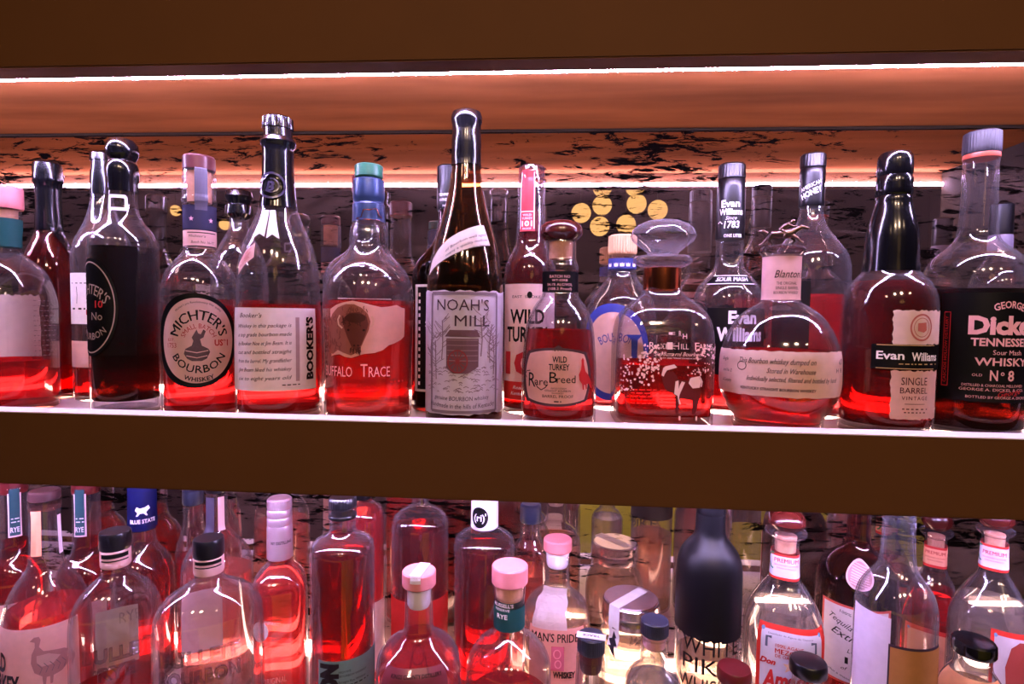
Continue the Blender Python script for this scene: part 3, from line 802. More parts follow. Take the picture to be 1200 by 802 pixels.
p.text("NOAH'S", 542, 357.5, 13, 64); p.text("MILL", 553, 376, 13, 42); p.build()
p = Print(f, lo, ink((62, 40, 52)), .0013); p.text("genuine BOURBON whiskey", 541, 468, 5, 68, shear=.1, arc=-300); p.text("Handmade in the hills of Kentucky", 542, 477, 5.4, 84, shear=.1, arc=-300); p.build()
p = Print(f, lo, ink((128, 104, 112)), .0011)
rn = random.Random(8)
for (tx, ty) in [(508, 398), (514, 412), (572, 392), (576, 406), (520, 388), (562, 384)]:      # bare trees
    p.stroke([(0, 34), (rn.uniform(-2, 2), 14), (rn.uniform(-3, 3), -12)], tx, ty, 1.5)
    for q in range(16):
        y = rn.uniform(-16, 22); d = rn.choice((-1, 1)); l = rn.uniform(5, 12)
        p.stroke([(0, y), (d*l*.5, y-l*.35), (d*l, y-l*rn.uniform(.5, 1.1))], tx, ty, .8)
for q in range(110):                                                                            # stones and stream
    x, y = rn.uniform(506, 582), rn.uniform(430, 462); p.stroke([(-rn.uniform(1, 4), 0), (0, -1.4), (rn.uniform(1, 4), 0)], x, y, .8)
p.build('mill_print')
p = Print(f, lo, ink((96, 66, 72)), .0012)
p.poly([(-20, -16), (-14, -24), (18, -24), (22, -16)], 541, 411); p.poly([(-18, -15), (20, -15), (20, 18), (8, 26), (-10, 26), (-18, 20)], 541, 412); mo_ = p.build('mill_print')
p = Print(f, mo_, ink((150, 122, 126)), .0015)
for k in range(5): p.stroke([(-17, 0), (19, 0)], 541, 399+k*6, .6)
p.build('mill_print')
p = Print(f, mo_, ink((124, 44, 46)), .0018); p.ring(537, 424, 11, 13, 1.6)
for k in range(6): p.stroke([(-11*math.cos(k*.524), -13*math.sin(k*.524)), (11*math.cos(k*.524), 13*math.sin(k*.524))], 537, 424, 1)
p.build('water_wheel_print')

# 12 red capsule, white label with large words, behind
b = Bottle('slim dark red bottle with red-striped clear capsule, right of the diagonal sash bottle', 620, 420, .672,
           [(196, 14.2), (213, 14.6), (216, 15.5), (270, 16.5), (286, 18), (296, 22), (306, 27), (318, 30), (335, 31), (480, 31)])
o, s = b.cap([(195, 12), (197, 14.8), (214, 15.4), (216, 15)], glass((.9, .72, .74), (.5, .3, .33), 'pink_clear_plastic', .8), 'capsule')
f = b.frame(618, 244); p = Print(f, b.root, paper((196, 60, 70), .3), .0008); p.rect(609.5, 199, 627, 271); o = p.build('tax_strip')
p = Print(f, o, INKW, .0012); p.text('WILD', 618, 252, 2.6, 10); p.text('TURKEY', 618, 256, 2.6, 12); p.text('101', 618, 262, 6, 12, bold=.03); p.text('PROOF', 618, 268, 2.2, 10)
p.stroke([(-7, 0), (7, 0)], 618, 248, .8); p.stroke([(-8, 30), (-8, -36)], 618, 238, .8); p.stroke([(8, 30), (8, -36)], 618, 238, .8); p.build()
b.liquid(273, 'deep')
lo, f = b.label(592, 333, 648, 470, paper((244, 214, 204), .35), 'front_label')
p = Print(f, lo, INKB, .0010); p.text('WILD', 617, 371, 16, 42, bold=.03); p.text('TURKEY', 617, 392, 17, 52, bold=.03); p.text("EAST  SMOKE", 616, 348, 3, 34)
p.disc(620, 346, 3, 4); p.build()
p = Print(f, lo, INKR, .0010); p.text('101', 614, 426, 24, 50, bold=.05); p.build()
b_l = b.label(592, 448, 648, 469, REDP, 'label_panel', off=.0009, parent=lo)
p = Print(f, lo, INKW, .0013); p.text('Real', 608, 455, 4, 12, shear=.3); p.text('Kentucky', 610, 462, 4, 22, shear=.3); p.build()

# 13 red mushroom stopper, oval turkey label
b = Bottle('squat bottle of red whiskey with a mahogany mushroom stopper and oval bird label', 655, 440, .600,
           [(281, 16.5), (284, 17.5), (304, 17.8), (309, 19.5), (315, 21), (320, 20.2), (342, 20.4), (347, 21.5), (356, 28), (367, 34.5), (378, 38.5), (395, 41), (440, 44), (496, 45.5)])
b.cap([(259, 10), (261, 18), (265, 23), (270, 25.2), (275, 25), (280, 21), (283, 16.5)], REDW, 'stopper')
b.cap([(284, 14), (304, 13.5)], CORK, 'cork')
b.band(319.5, 342.5, BLK, 'neck_label', off=.0006)
p = Print(b.frame(656, 330), b.root, PINKI, .0011); p.text('BATCH NO', 656, 324, 3.2, 24); p.text('WT-03RB', 656, 328.5, 2.6, 18); p.text('54.1% ALC/VOL', 656, 333.5, 3, 30); p.text('(108.2 Proof)', 656, 338.5, 3.2, 28); p.build()
o = Print(b.frame(655, 374), b.root, GL, .0010); o.ring(655, 374, 15, 13, 2.4); o.ring(655, 374, 10, 8.6, 1.2); o.text('WT', 655, 374, 7); o.build('embossed_medallion')
b.liquid(386, 'red', base=.011)
OL = paper((70, 44, 48), .1)
lo, f = b.label(615.5, 408, 690, 477, OL, 'front_label', 'super')
b.label(618.5, 411, 687, 474, paper((238, 176, 162), .35), 'label_panel', 'super', off=.0009, parent=lo)
p = Print(f, lo, OL, .0009); p.poly([(-7, 4), (-4, -1), (0, -3), (4, -1), (7, 4)], 654, 408); p.build('label_crest')
p = Print(f, lo, INKB, .0013); p.text('WILD', 655.5, 421.5, 7, 17, bold=.02); p.text('TURKEY', 655, 430.5, 7, 24, bold=.02)
p.text('R', 626, 446.5, 17, 11); p.text('are', 636, 448, 9, 17); p.text('B', 649, 442.5, 13, 9); p.text('reed', 663, 444.5, 9, 22)
p.stroke([(0, 0), (4, 6), (9, 9), (14, 6), (17, 2)], 629, 449, 1.1); p.stroke([(0, 4), (-3, 0), (0, -4), (6, -5)], 620, 441, 1)
p.text('BARREL PROOF', 654, 465, 3.4, 36); p.text('KENTUCKY STRAIGHT', 655, 455.5, 1.8, 18); p.text('STRAIGHT BOURBON', 654, 458.4, 2.2, 30); p.text('WHISKEY', 654, 461.2, 1.8, 14); p.small(650, 658, 471, 1.4, 2); p.build()
def turkey(p, x, y, k, flip=1):
    P = [(-1, -24), (1, -27), (3, -24), (3, -18), (5, -10), (10, -5), (15, 3), (17, 12), (14, 11), (11, 6), (7, 6), (8, 12), (6, 13), (5, 7), (3, 7), (3, 13), (1, 13), (0, 6), (-4, 1), (-5, -6), (-2, -12), (-1, -18)]
    p.poly([(a*flip, c) for a, c in P], x, y, k)
p = Print(f, lo, paper((196, 44, 44), .3), .0013); turkey(p, 680, 445, .95); p.build('bird_print')

# 14 tan knurled cap, blue ring label
b = Bottle('clear textured bottle with tan knurled cap and blue oval ring label, behind the glass-knob decanter', 727, 420, .724,
           [(297, 15.8), (318, 16), (328, 19), (338, 27), (350, 36), (362, 40), (380, 41.5), (478, 41.5)], gl=GLT)
b.cap([(276, 14), (278, 16.8), (297, 17), (299, 15.5)], plain('tan_cap', (196, 150, 110), .6), 'cap', ribs=34, ribd=.0006)
b.band(304, 316, paper((52, 58, 120), .1), 'neck_band')
p = Print(b.frame(729, 310), b.root, INKW, .0012)
for k in range(5): p.poly([(-3, 3), (-3.4, -3), (-1.4, 0), (0, -3.4), (1.4, 0), (3.4, -3), (3, 3)], 716+k*6.5, 310, .75)
p.build('crown_print')
b.liquid(418, 'red')
lo, f = b.label(683, 356, 758, 470, paper((56, 66, 150), .15), 'front_label', 'oval')
b.label(690, 366, 752, 462, paper((238, 190, 172), .35), 'label_panel', 'oval', off=.0009, parent=lo)
p = Print(f, lo, NAVYI, .0013); p.text('BOURBON', 722, 395, 10, 44, arc=40); p.poly([(-3, 26), (-4, -20), (-10, -26), (10, -26), (4, -20), (3, 26)], 742, 418); p.build()

# 15 big decanter with glass knob
b = Bottle('square clear decanter with a wide glass knob stopper, copper collar and frosted white horse scene', 774, 440, .622,
           [(338, 19.5), (341, 21), (346, 23), (352, 31), (360, 40), (372, 49), (390, 53), (410, 54), (500, 54)], n=5.0, turn=0)
b.cap([(258, 8), (260, 20), (264, 29), (270, 35.5), (277, 37.6), (283, 35), (290, 26), (296, 18.5), (299, 17)], glass((.95, .93, .97), (.75, .7, .8), 'knob_glass', .5, .045), 'stopper')
b.cap([(299, 17), (301, 31), (304, 34), (308, 33.5), (312, 28), (314, 22)], glass((.95, .93, .97), (.75, .7, .8), 'knob_glass', .5, .045), 'stopper_flange')
b.cap([(314, 19), (315, 21.6), (326, 21.8), (340, 21.6), (341.5, 20.5)], COPPER, 'collar')
b.liquid(424, 'red', base=.014)
FROST = plain('frosted_print', (238, 196, 204), .6, 0, .1, 60)
f = b.frame(776, 430)
p = Print(f, b.root, FROST, .0006)
p.text('R', 784, 391, 6); p.text('H', 789, 394, 6); p.text('E', 777, 391, 3); p.text('R', 754, 405.5, 8.5, 6); p.text('OCK', 766, 406, 6.5, 15); p.text('H', 780, 405.5, 8.5, 7); p.text('ILL', 789, 406, 6.5, 9); p.text('F', 802, 405.5, 8.5, 5); p.text('ARMS', 812, 406, 6.5, 18)
p.text('Single Barrel Bourbon', 783, 415, 4.6, 54, shear=.35); p.text('KENTUCKY STRAIGHT BOURBON WHISKEY', 785, 420, 1.6, 48)
p.build()
p = Print(f, b.root, FROST, .0005); rn = random.Random(4)
def blob(x, y, r):
    p.poly([(r*rn.uniform(.6, 1.15)*math.cos(a*.785), r*rn.uniform(.6, 1.15)*math.sin(a*.785)) for a in range(8)], x, y)
for q in range(150):
    x = rn.uniform(738, 764); y = rn.uniform(405, 452); t = (y-405)/47
    if rn.random() < 1-abs(t-.45)*1.2: blob(x-6*t+4, y, rn.uniform(.7, 2.1))
for q in range(60): blob(rn.uniform(800, 836), rn.uniform(404, 428), rn.uniform(.7, 2.0))
for q in range(50): blob(rn.uniform(722, 736), rn.uniform(418, 462), rn.uniform(.6, 1.6))
for q in range(40): blob(rn.uniform(790, 836), rn.uniform(430, 440), rn.uniform(.5, 1.3))
p.build('foliage_print')
p = Print(f, b.root, FROST, .0007)
p.stroke([(-5, 8), (-2, 0), (3, -4)], 771, 433, 4.5); p.poly([(-4, -9), (0, -10), (1, 0), (5, -9), (9, -8), (4, 4), (2, 10), (5, 18), (2, 18), (-1, 8), (-5, 6)], 783, 456)
p.poly([(-6, -6), (4, -8), (7, -2), (5, 5), (-3, 6), (-8, 0)], 801, 449); p.stroke([(-4, 0), (6, -2), (9, 4), (8, 10)], 800, 443, 1.2); p.stroke([(0, 0), (0, 5)], 785, 488, 2.2); p.stroke([(0, 0), (0, 5)], 803, 488, 2.2); p.build('horse_print')
p = Print(f, b.root, ink((92, 24, 26)), .0006)
p.poly([(-14, -8), (-6, -12), (0, -2), (18, -1), (26, 0), (28, 12), (24, 30), (22, 38), (18, 38), (18, 22), (4, 20), (2, 38), (-3, 38), (-4, 18), (-10, 4)], 783, 447); p.build('horse_print')
p = Print(f, b.root, ink((214, 44, 44)), .0004)
for k in range(5):
    rn2 = random.Random(k); x = 733
    while x < 786-(k % 2)*6: l = rn2.uniform(4, 8); p.rect(x, 458+k*4-.7, x+l, 458+k*4+.7); x += l+1
p.build('fence_print')

# 16 black sleeve, tall
b = Bottle('clear bottle with tall black printed neck sleeve and black label, behind the round horse-stoppered bottle', 853, 380, .716,
           [(281, 16.2), (308, 16.4), (316, 19), (326, 28), (338, 37), (352, 41.5), (368, 42.5), (474, 42.5)])
b.cap([(193, 14), (195, 16), (210, 16.2), (211, 15.5)], PLB, 'cap', ribs=28, ribpy=(197, 209))
o, s = b.cap([(211, 15.4), (213, 16.4), (278, 17.2), (281, 17)], plain('black_sleeve', (9, 8, 12), .28), 'neck_sleeve')
p = Print(b.frame(854, 245, s), o, INKW); p.text('Evan', 856, 238.5, 8, 22, bold=.03); p.text('Williams', 857, 248, 7, 29, bold=.03); p.text('Since', 857, 255.5, 4, 13, shear=.3); p.text('1783', 858, 263, 8, 18, bold=.02, shear=.1); p.text('ONE LITER', 860, 276, 3.6, 22, bold=.02); p.stroke([(0, 0), (3, -2), (6, 1)], 843, 261, 1); p.build()
p = Print(b.frame(855, 328), b.root, BLK, .0008)
p.poly([(-28, 6), (-22, -5), (24, -5), (30, 6)], 855, 328); o = p.build('shoulder_label')
p = Print(p.f, o, INKW, .0013); p.text('SOUR MASH', 858, 328, 5, 38, bold=.02, shear=.2); p.stroke([(-23, 0), (24, 0)], 856, 323.6, .7); p.stroke([(-27, 0), (28, 0)], 856, 333.4, .7); p.build()
b.liquid(402, 'red')
lo, f = b.label(829, 361, 897, 440, BLK, 'front_label')
p = Print(f, lo, INKW, .0012); p.text('Evan', 869, 372, 14, 36, bold=.04); p.text('Williams', 868, 392, 15, 60, bold=.04); p.build()

# 17 globe bottle with a horse
b = Bottle('globe-shaped bottle with a metal galloping horse on its stopper and wrap-round cream script label', 914.5, 440, .605,
           [(297, 23), (300, 24), (303, 22.5), (350, 22.5), (355, 25), (362, 38), (372, 50.5), (385, 60), (402, 68), (420, 71.5), (443, 72), (460, 69.5), (476, 62.5), (488, 54), (498, 45), (503, 41)], n=2.3)
b.cap([(288, 15), (290, 25), (293, 28), (297, 27.5), (300, 24)], glass((.85, .8, .82), (.4, .34, .38), 'stopper_base_glass', .4), 'stopper')
lo = b.band(302, 352, PINKP, 'neck_label')
p = Print(b.frame(918, 328), lo, INKB, .0011); p.text("Blanton's", 926, 321, 9, 38, shear=.35); p.text('THE ORIGINAL', 922, 332, 3.4, 24); p.text('SINGLE BARREL', 923, 337.5, 3.4, 28); p.text('BOURBON WHISKEY', 922, 343, 3.2, 30); p.build()
def tube_mesh(name, polys, mat, parent):
    V, Fc = [], []
    for pts in polys:                      # list of (x, y, z, r)
        k0 = len(V); n = 8
        for i, (x, y, z, r) in enumerate(pts):
            a = np.array(pts[max(i-1, 0)][:3]); c = np.array(pts[min(i+1, len(pts)-1)][:3]); d = c-a; d = d/(np.linalg.norm(d)+1e-9)
            u = np.cross(d, (0, 1, .01)); u = u/(np.linalg.norm(u)+1e-9); w = np.cross(d, u)
            for k in range(n):
                t = 2*math.pi*k/n; V.append(tuple(np.array((x, y, z))+r*(u*math.cos(t)+w*math.sin(t))))
        m = len(pts)
        for i in range(m-1):
            for k in range(n): Fc.append((k0+i*n+k, k0+i*n+(k+1) % n, k0+(i+1)*n+(k+1) % n, k0+(i+1)*n+k))
        Fc.append(tuple(reversed([k0+k for k in range(n)]))); Fc.append(tuple(k0+(m-1)*n+k for k in range(n)))
    return link(name, V, Fc, mat, parent, angle=60)
zt = b.z(290); q = b.zr(280, 10)[1]/10     # metres per pixel
def hp(*pts): return [(x*q, yy*q, zt+z*q, r*q) for x, yy, z, r in pts]
tube_mesh('horse_figure', [hp((-14, 0, 17, 5), (-6, 0, 16.5, 6), (4, 0, 17, 6.2), (10, 0, 18, 6), (14, 0, 20, 4)),      # barrel
    hp((10, 0, 19, 5), (17, 0, 23, 3.4), (22, 0, 25, 2.6)), hp((20, 0, 26, 2.6), (25, 0, 24, 2.4), (30, 0, 22.5, 1.5)),   # neck, head
    hp((10, -2, 15, 3), (17, -3, 11, 1.8), (21, -3, 6, 1.2), (24, -3, 5, 1.4)), hp((9, 2, 15, 3), (14, 3, 8, 1.8), (10, 3, 3, 1.2), (8, 3, 1, 1.4)),
    hp((-13, -2, 16, 4), (-16, -3, 9, 2.2), (-12, -3, 4, 1.3), (-14, -3, 1, 1.5)), hp((-13, 2, 16, 4), (-20, 3, 10, 2), (-25, 3, 5, 1.3), (-28, 3, 4, 1.4)),
    hp((-18, 0, 19, 1.8), (-24, 0, 22, 2), (-30, 0, 21, 1.2))], PEWTER, b.root)
tube_mesh('jockey_figure', [hp((-4, 0, 22, 3), (2, 0, 27, 3.6), (8, 0, 30, 2.8)), hp((9, 0, 31, 2.4), (12, 0, 33, 2.8), (14, 0, 33, 1.8)), hp((6, -2, 29, 1.6), (12, -2, 26, 1.3), (17, -1, 26, 1)), hp((-2, -4, 22, 2), (4, -5, 18, 1.8), (1, -5, 12, 1.5))], PEWTER, b.root)
b.liquid(410, 'red', base=.010)
lo, f = b.label(842, 412, 985, 466, paper((236, 204, 190), .35), 'front_label', jag=.6, nx=44)
p = Print(f, lo, INKB, .0012)
p.text('This Bourbon whiskey dumped on', 910, 424, 6.4, 94, shear=.4); p.text('Stored in Warehouse', 926, 435, 6, 58, shear=.4); p.text('Individually selected, filtered and bottled by hand', 930, 445, 5.6, 116, shear=.4)
p.text('KENTUCKY STRAIGHT BOURBON WHISKEY', 912, 457, 3.2, 92, bold=.01); p.text('Single', 852, 424, 4, 14, shear=.4); p.text('barrel No. 12', 855, 438, 4, 18, shear=.4); p.text('& Company', 855, 450, 4, 18, shear=.4); p.text('4/20', 978, 424, 6, 12, shear=.3, rot=10); p.text('H  8', 976, 434, 5, 14)
p.ring(872, 431, 6, 5, .9, a0=-40, a1=280); p.build()

# 18 honey bottle behind
b = Bottle('black-capped clear bottle with black tilted-lettering neck sleeve, behind the horse stopper', 947, 380, .706,
           [(236, 13.5), (244, 14), (258, 16), (270, 22), (280, 30), (290, 38), (302, 46), (320, 49), (470, 49)])
b.cap([(181, 13), (183, 15.4), (197, 15.6), (198, 14.8)], PLB, 'cap', ribs=26, ribpy=(184, 195))
o, s = b.cap([(198, 14.6), (200, 15.4), (241, 15.2), (243, 14.6)], plain('black_sleeve', (9, 8, 12), .28), 'neck_sleeve')
p = Print(b.frame(945, 222, s), o, INKW); p.text('AMERICAN', 950, 218, 4.5, 26, rot=22, bold=.02); p.text('HONEY', 951, 226, 6.5, 26, rot=22, bold=.03); p.text('KEY', 930, 212, 6, 9, rot=22); p.build()
b.liquid(346, 'bright')
b.label(905, 330, 948, 440, BLK, 'front_label')

# 19 black wax shoulders, dark red, two torn cream squares
b = Bottle('dark red bottle with long glossy black wax neck and two torn cream labels', 1041, 420, .600,
           [(308, 32), (318, 34), (324, 40), (333, 49), (344, 54.5), (358, 57.5), (375, 58), (503, 58)])
b.cap([(178, 12), (180, 18), (184, 21), (190, 21.8), (203, 22), (207, 20.8), (211, 22.4), (228, 22.8), (231, 21.4), (234, 22.6), (237, 22.4), (244, 23.6), (258, 28), (274, 31.5), (290, 33), (312, 34.2), (319, 35)], WAX, 'wax_seal')
b.liquid(330, 'deep', base=.012)
b.label(1046, 364, 1097, 404, paper((226, 196, 188), .2), 'upper_label', jag=1)
f = b.frame(1072, 384); p = Print(f, b.root, ink((176, 96, 92)), .0010); p.ring(1077, 384, 15, 15, 2.2); p.ring(1077, 384, 11, 11, .8); p.poly([(-6, -5), (6, -6), (7, 3), (3, 6), (-6, 4)], 1077, 384); p.build('round_stamp')
lo, f = b.label(1022, 404, 1106, 434, BLK, 'black_band', off=.0008)
p = Print(f, lo, INKW, .0013); p.text('Evan', 1043, 417, 9.5, 33, bold=.02); p.text('Williams', 1081, 418, 9.5, 42, bold=.02); p.build()
p = Print(f, lo, GOLDI, .0013); p.rect(1024, 404.5, 1102, 405.4); p.rect(1024, 432.2, 1102, 433); p.small(1052, 1092, 427, 1.2, 2); p.build()
lo, f = b.label(1043, 435, 1092, 492, paper((222, 178, 170), .25), 'lower_label', jag=1)
p = Print(f, lo, ink((80, 40, 44)), .0010); p.text('SINGLE', 1069, 447, 9, 36); p.text('BARREL', 1069, 458, 7, 38); p.text('VINTAGE', 1070, 467, 4.4, 36, spacing=1.3); p.stroke([(-14, 0), (14, 0)], 1070, 474, .6); p.small(1056, 1083, 480, 1.3, 3); p.small(1058, 1082, 484, 1.3, 4); p.build()

# 20 big black label at the right
b = Bottle('large clear bottle with grey-blue cap and broad black label, rightmost in the front row', 1141, 420, .612,
           [(182, 22.5), (186, 23), (188, 22), (230, 22.5), (272, 25), (284, 30), (292, 40), (302, 54), (312, 62), (326, 66), (345, 67), (506, 67)])
b.cap([(155, 20), (157, 23.5), (179, 24), (181, 23)], plain('grey_blue_cap', (26, 25, 32), .5), 'cap', ribs=40, ribd=.0003)
b.cap([(181.5, 22.8), (185, 23.4), (187, 22.8)], plain('red_neck_ring', (150, 60, 40), .4), 'neck_ring')
b.liquid(340, 'dark', base=.010)
lo, f = b.label(1103, 343, 1206, 472, BLK, 'front_label')
p = Print(f, lo, PINKI, .0011)
p.text('GEORGE', 1178, 357, 8, 44, bold=.02, arc=55); p.text('Dickel', 1173, 381, 20, 88, bold=.05); p.text('TENNESSEE', 1172, 401, 9, 78, bold=.03); p.text('Sour Mash', 1178, 413, 5.6, 40, bold=.01); p.text('WHISKY', 1174, 424, 9, 72, bold=.02)
p.build(); p = Print(f, lo, PINKI, .0011)
p.text('N', 1164, 440, 12, 10, bold=.02); p.text('o', 1173, 437, 6, 5, bold=.02); p.text('8', 1182, 440, 12, 9, bold=.02); p.text('OLD', 1146, 440, 3, 12); p.build(); p = Print(f, lo, PINKI, .0011); p.text('DISTILLED & CHARCOAL MELLOWED', 1166, 452, 3, 80); p.text('GEORGE A. DICKEL & CO.', 1166, 457, 3.2, 86); p.text('BOTTLED BY GEORGE A. DICKEL', 1172, 466, 3, 84); p.build()
p = Print(f, lo, INKR, .0012); p.text('CASCADE HOLLOW DISTILLERY', 1110, 411, 4, 80, rot=90); p.frame(1106.5, 366, 1114.5, 455, .8); p.text('George', 1182, 460, 6, 34, shear=.4, rot=8); p.build()

# 21 dark cap at the far right back
b = Bottle('black-capped bottle with a silver rim in the far right back corner of the upper shelf', 1168, 380, .735,
           [(286, 14), (296, 15.5), (306, 20), (318, 30), (335, 36), (470, 36)])
b.cap([(239, 12), (241, 14.8), (274, 15), (276, 14.5)], PLB, 'cap')
b.cap([(276, 15), (278, 15.6), (292, 15.6), (294, 15)], plain('grey_collar', (110, 104, 124), .4), 'collar')
b.liquid(345, 'deep')
# ------------------------------------------------------------ lower shelf (seen from above; bases below the frame)
def L(label, x, yref, Y, prof, **k): return Bottle(label, x, yref, Y, prof, tier='L', **k)
SLV = plain('silver_pink_screw_cap', (206, 176, 186), .3, .7, .1)

# 1 turkey label, far left
b = L('clear bottle with cream tax strip and big bird drawing label, lower left corner', 54, 740, .620,
      [(594, 19.5), (604, 19), (640, 20.5), (655, 22), (664, 25), (674, 34), (686, 43), (700, 50), (716, 54), (735, 55.5), (800, 56)])
b.cap([(574, 18), (575.5, 20), (584, 20.5), (585, 19)], plain('brown_cap', (52, 28, 30), .35), 'cap')
b.cap([(585, 19), (586, 20.6), (594, 20.6), (596, 20)], glass((.96, .72, .68), (.6, .35, .33), 'rose_clear_plastic', .6), 'neck_ring')
p = Print(b.frame(43, 625), b.root, paper((244, 160, 122), .3), .0024); p.rect(37.5, 578, 49.5, 652); o = p.build('tax_strip'); p = Print(p.f, o, GREYI, .0016); p.text('81', 43, 645, 6, 8); p.build()
p = Print(b.frame(66, 630), b.root, BACKP, .0006); p.rect(66, 604, 74, 650); p.build('tax_strip')
o = Print(b.frame(28, 690), b.root, GL, .0012); o.ring(31, 694, 15, 13, 3); o.ring(31, 694, 9, 7.5, 2); o.text('WT', 31, 694, 7); o.build('embossed_medallion')
b.liquid(709, 'bright')
lo, f = b.label(-2, 736, 92, 830, PINKP, 'front_label')
p = Print(f, lo, INKB, .0011); p.text('WILD', 2, 776, 21, 46, bold=.04); p.text('TURKEY', 6, 801, 21, 66, bold=.04); p.disc(2, 748, 2.5, 4); p.build()
p = Print(f, lo, paper((170, 120, 120), .2), .0011)
p.poly([(-21, -22), (-16, -26), (-10, -26), (-8, -22), (-10, -14), (-5, -8), (8, -6), (20, -4), (30, 2), (34, 10), (30, 22), (26, 14), (16, 22), (6, 24), (5, 33), (2, 33), (2, 24), (-2, 24), (-3, 33), (-6, 33), (-7, 22), (-16, 16), (-20, 4), (-19, -6), (-15, -14), (-15, -20)], 56, 772); t_ = p.build('bird_print')
p = Print(f, t_, paper((206, 164, 160), .2), .0015); p.poly([(-12, -4), (2, -4), (16, 2), (6, 10), (-6, 10), (-12, 4)], 55, 772); p.build('bird_print')
p = Print(f, lo, GREYI, .0018)
for k in range(5): p.stroke([(-14+k*7, 6), (-9+k*7, 12), (-12+k*7, 18)], 58, 772, .8)
p.build('bird_print')

# 2, 3 rye bottles behind
for i, (x, Y, st, txt, lab) in enumerate([(19, .712, 17, 'RYE', 'dark red bottle with green neck strip at the extreme left edge of the lower shelf'),
                                          (103, .720, 93.5, 'RYE', 'dark red bottle with green neck strip, between bird label bottle and blue neck sleeve')]):
    b = L(lab, x, 720, Y, [(570, 17), (600, 17), (636, 18), (648, 22), (658, 32), (668, 38), (684, 41), (800, 42)])
    b.cap([(562, 15), (564, 17.5), (575, 18), (577, 17)], MAROON, 'cap')
    p = Print(b.frame(st, 600), b.root, paper((238, 206, 206), .3), .0008); p.rect(st-8, 569, st+8, 630); o = p.build('tax_strip')
    p = Print(p.f, o, paper((44, 78, 84), .1), .0012); p.rect(st-6, 569, st+6, 628); p.build('strip_panel')
    p = Print(b.frame(st, 600), o, INKW, .0016); p.text(txt, st, 621, 6, 10, bold=.02); p.small(st-4, st+5, 608, 1.2, 1); p.small(st-4, st+5, 612, 1.2, 2); p.build()
    b.liquid(632, 'deep')
    b.label(x-22, 706, x+22, 790, PINKP, 'front_label')

# 4 embossed flask, left one
b = L('clear embossed flask with black oval cap and dregs of red, left of the two alike', 135, 740, .598,
      [(655, 17.5), (668, 18), (673, 20), (680, 30), (690, 42), (702, 51), (716, 56), (732, 57.5), (800, 58)], dr=.72, n=2.3)
b.cap([(622, 19), (624, 20), (640, 20.2), (642, 19)], PLB, 'cap')
bs = b.cap([(642, 18), (643, 19), (660, 19.2), (662, 18)], PINKP, 'neck_label')[1]
p = Print(b.frame(134, 654, bs), b.root, BLK, .0007); p.rect(116, 650, 152, 655); p.rect(116, 657.5, 152, 659); p.build('band_stripes')
p = Print(b.frame(124, 665), b.root, BLK, .0008); p.rect(118, 661, 130, 669); p.build('tax_stamp')
b.liquid(799, 'red')
f = b.frame(135, 758); EMB = glass((.82, .78, .82), (.3, .28, .32), 'embossed_glass', .3)
p = Print(f, b.root, EMB, .0004); p.text('BULLEIT', 140, 766, 15, 88, ext=.06); p.text('RYE', 136, 788, 15, 44, ext=.06); p.build('embossed_lettering')
b.label(112, 712, 164, 780, paper((196, 182, 160), .5), 'back_label', side=-1)
p = Print(b.frame(150, 725), b.root, EMB, .0004); p.text('RYE', 152, 722, 12, 26); p.build('embossed_lettering')

# 5 blue sleeve with ram
b = L('bottle with a bright blue neck sleeve bearing a white ram, behind the black-capped flasks', 167, 660, .708,
      [(600, 15), (618, 15.5), (634, 17), (644, 23), (654, 32), (664, 37), (680, 39), (800, 39.5)])
o, s = b.cap([(560, 15), (562, 17), (566, 17.5), (617, 18), (619, 16.5)], paper((17, 20, 70), .1), 'neck_sleeve')
p = Print(b.frame(167, 600, s), o, INKW, .0006); p.text('BLUE STATE', 167, 611.5, 4.4, 32, bold=.03)
p.poly([(-7, -5), (-3, -3), (3, -4), (7, -6), (9, -2), (6, 0), (4, 2), (6, 6), (4, 6), (1, 3), (-3, 3), (-6, 6), (-8, 6), (-6, 2), (-9, -1)], 167, 599); p.build('ram_print')
b.liquid(655, 'deep')
# 6 dark cap behind
b = L('clear bottle with flat dark cap in the back row, right of the blue sleeve', 227, 660, .752,
      [(590, 12), (612, 12.5), (622, 15), (632, 19), (644, 22), (660, 23), (790, 23)])
b.cap([(572, 11), (574, 13), (588, 13.4), (590, 12.6)], NAVY, 'cap')
b.liquid(650, 'red')
# 7 dark stripe neck
b = L('clear bottle of pale whiskey with a dark strip down its neck, behind the right-hand flask', 254, 680, .698,
      [(580, 13), (612, 13.5), (620, 16), (630, 24), (642, 35), (654, 41.5), (668, 43.5), (690, 44), (800, 44)])
b.cap([(556, 12), (558, 14), (574, 14.4), (576, 13.5)], PLB, 'cap')
p = Print(b.frame(246, 600), b.root, paper((66, 60, 76), .1), .0009); p.rect(240, 566, 252, 628); p.build('tax_strip')
p = Print(b.frame(258, 600), b.root, PINKP, .0007); p.rect(255, 576, 263, 622); p.build('paper_strip')
b.liquid(668, 'pink')
b.label(226, 690, 280, 752, BACKP, 'back_label', side=-1)

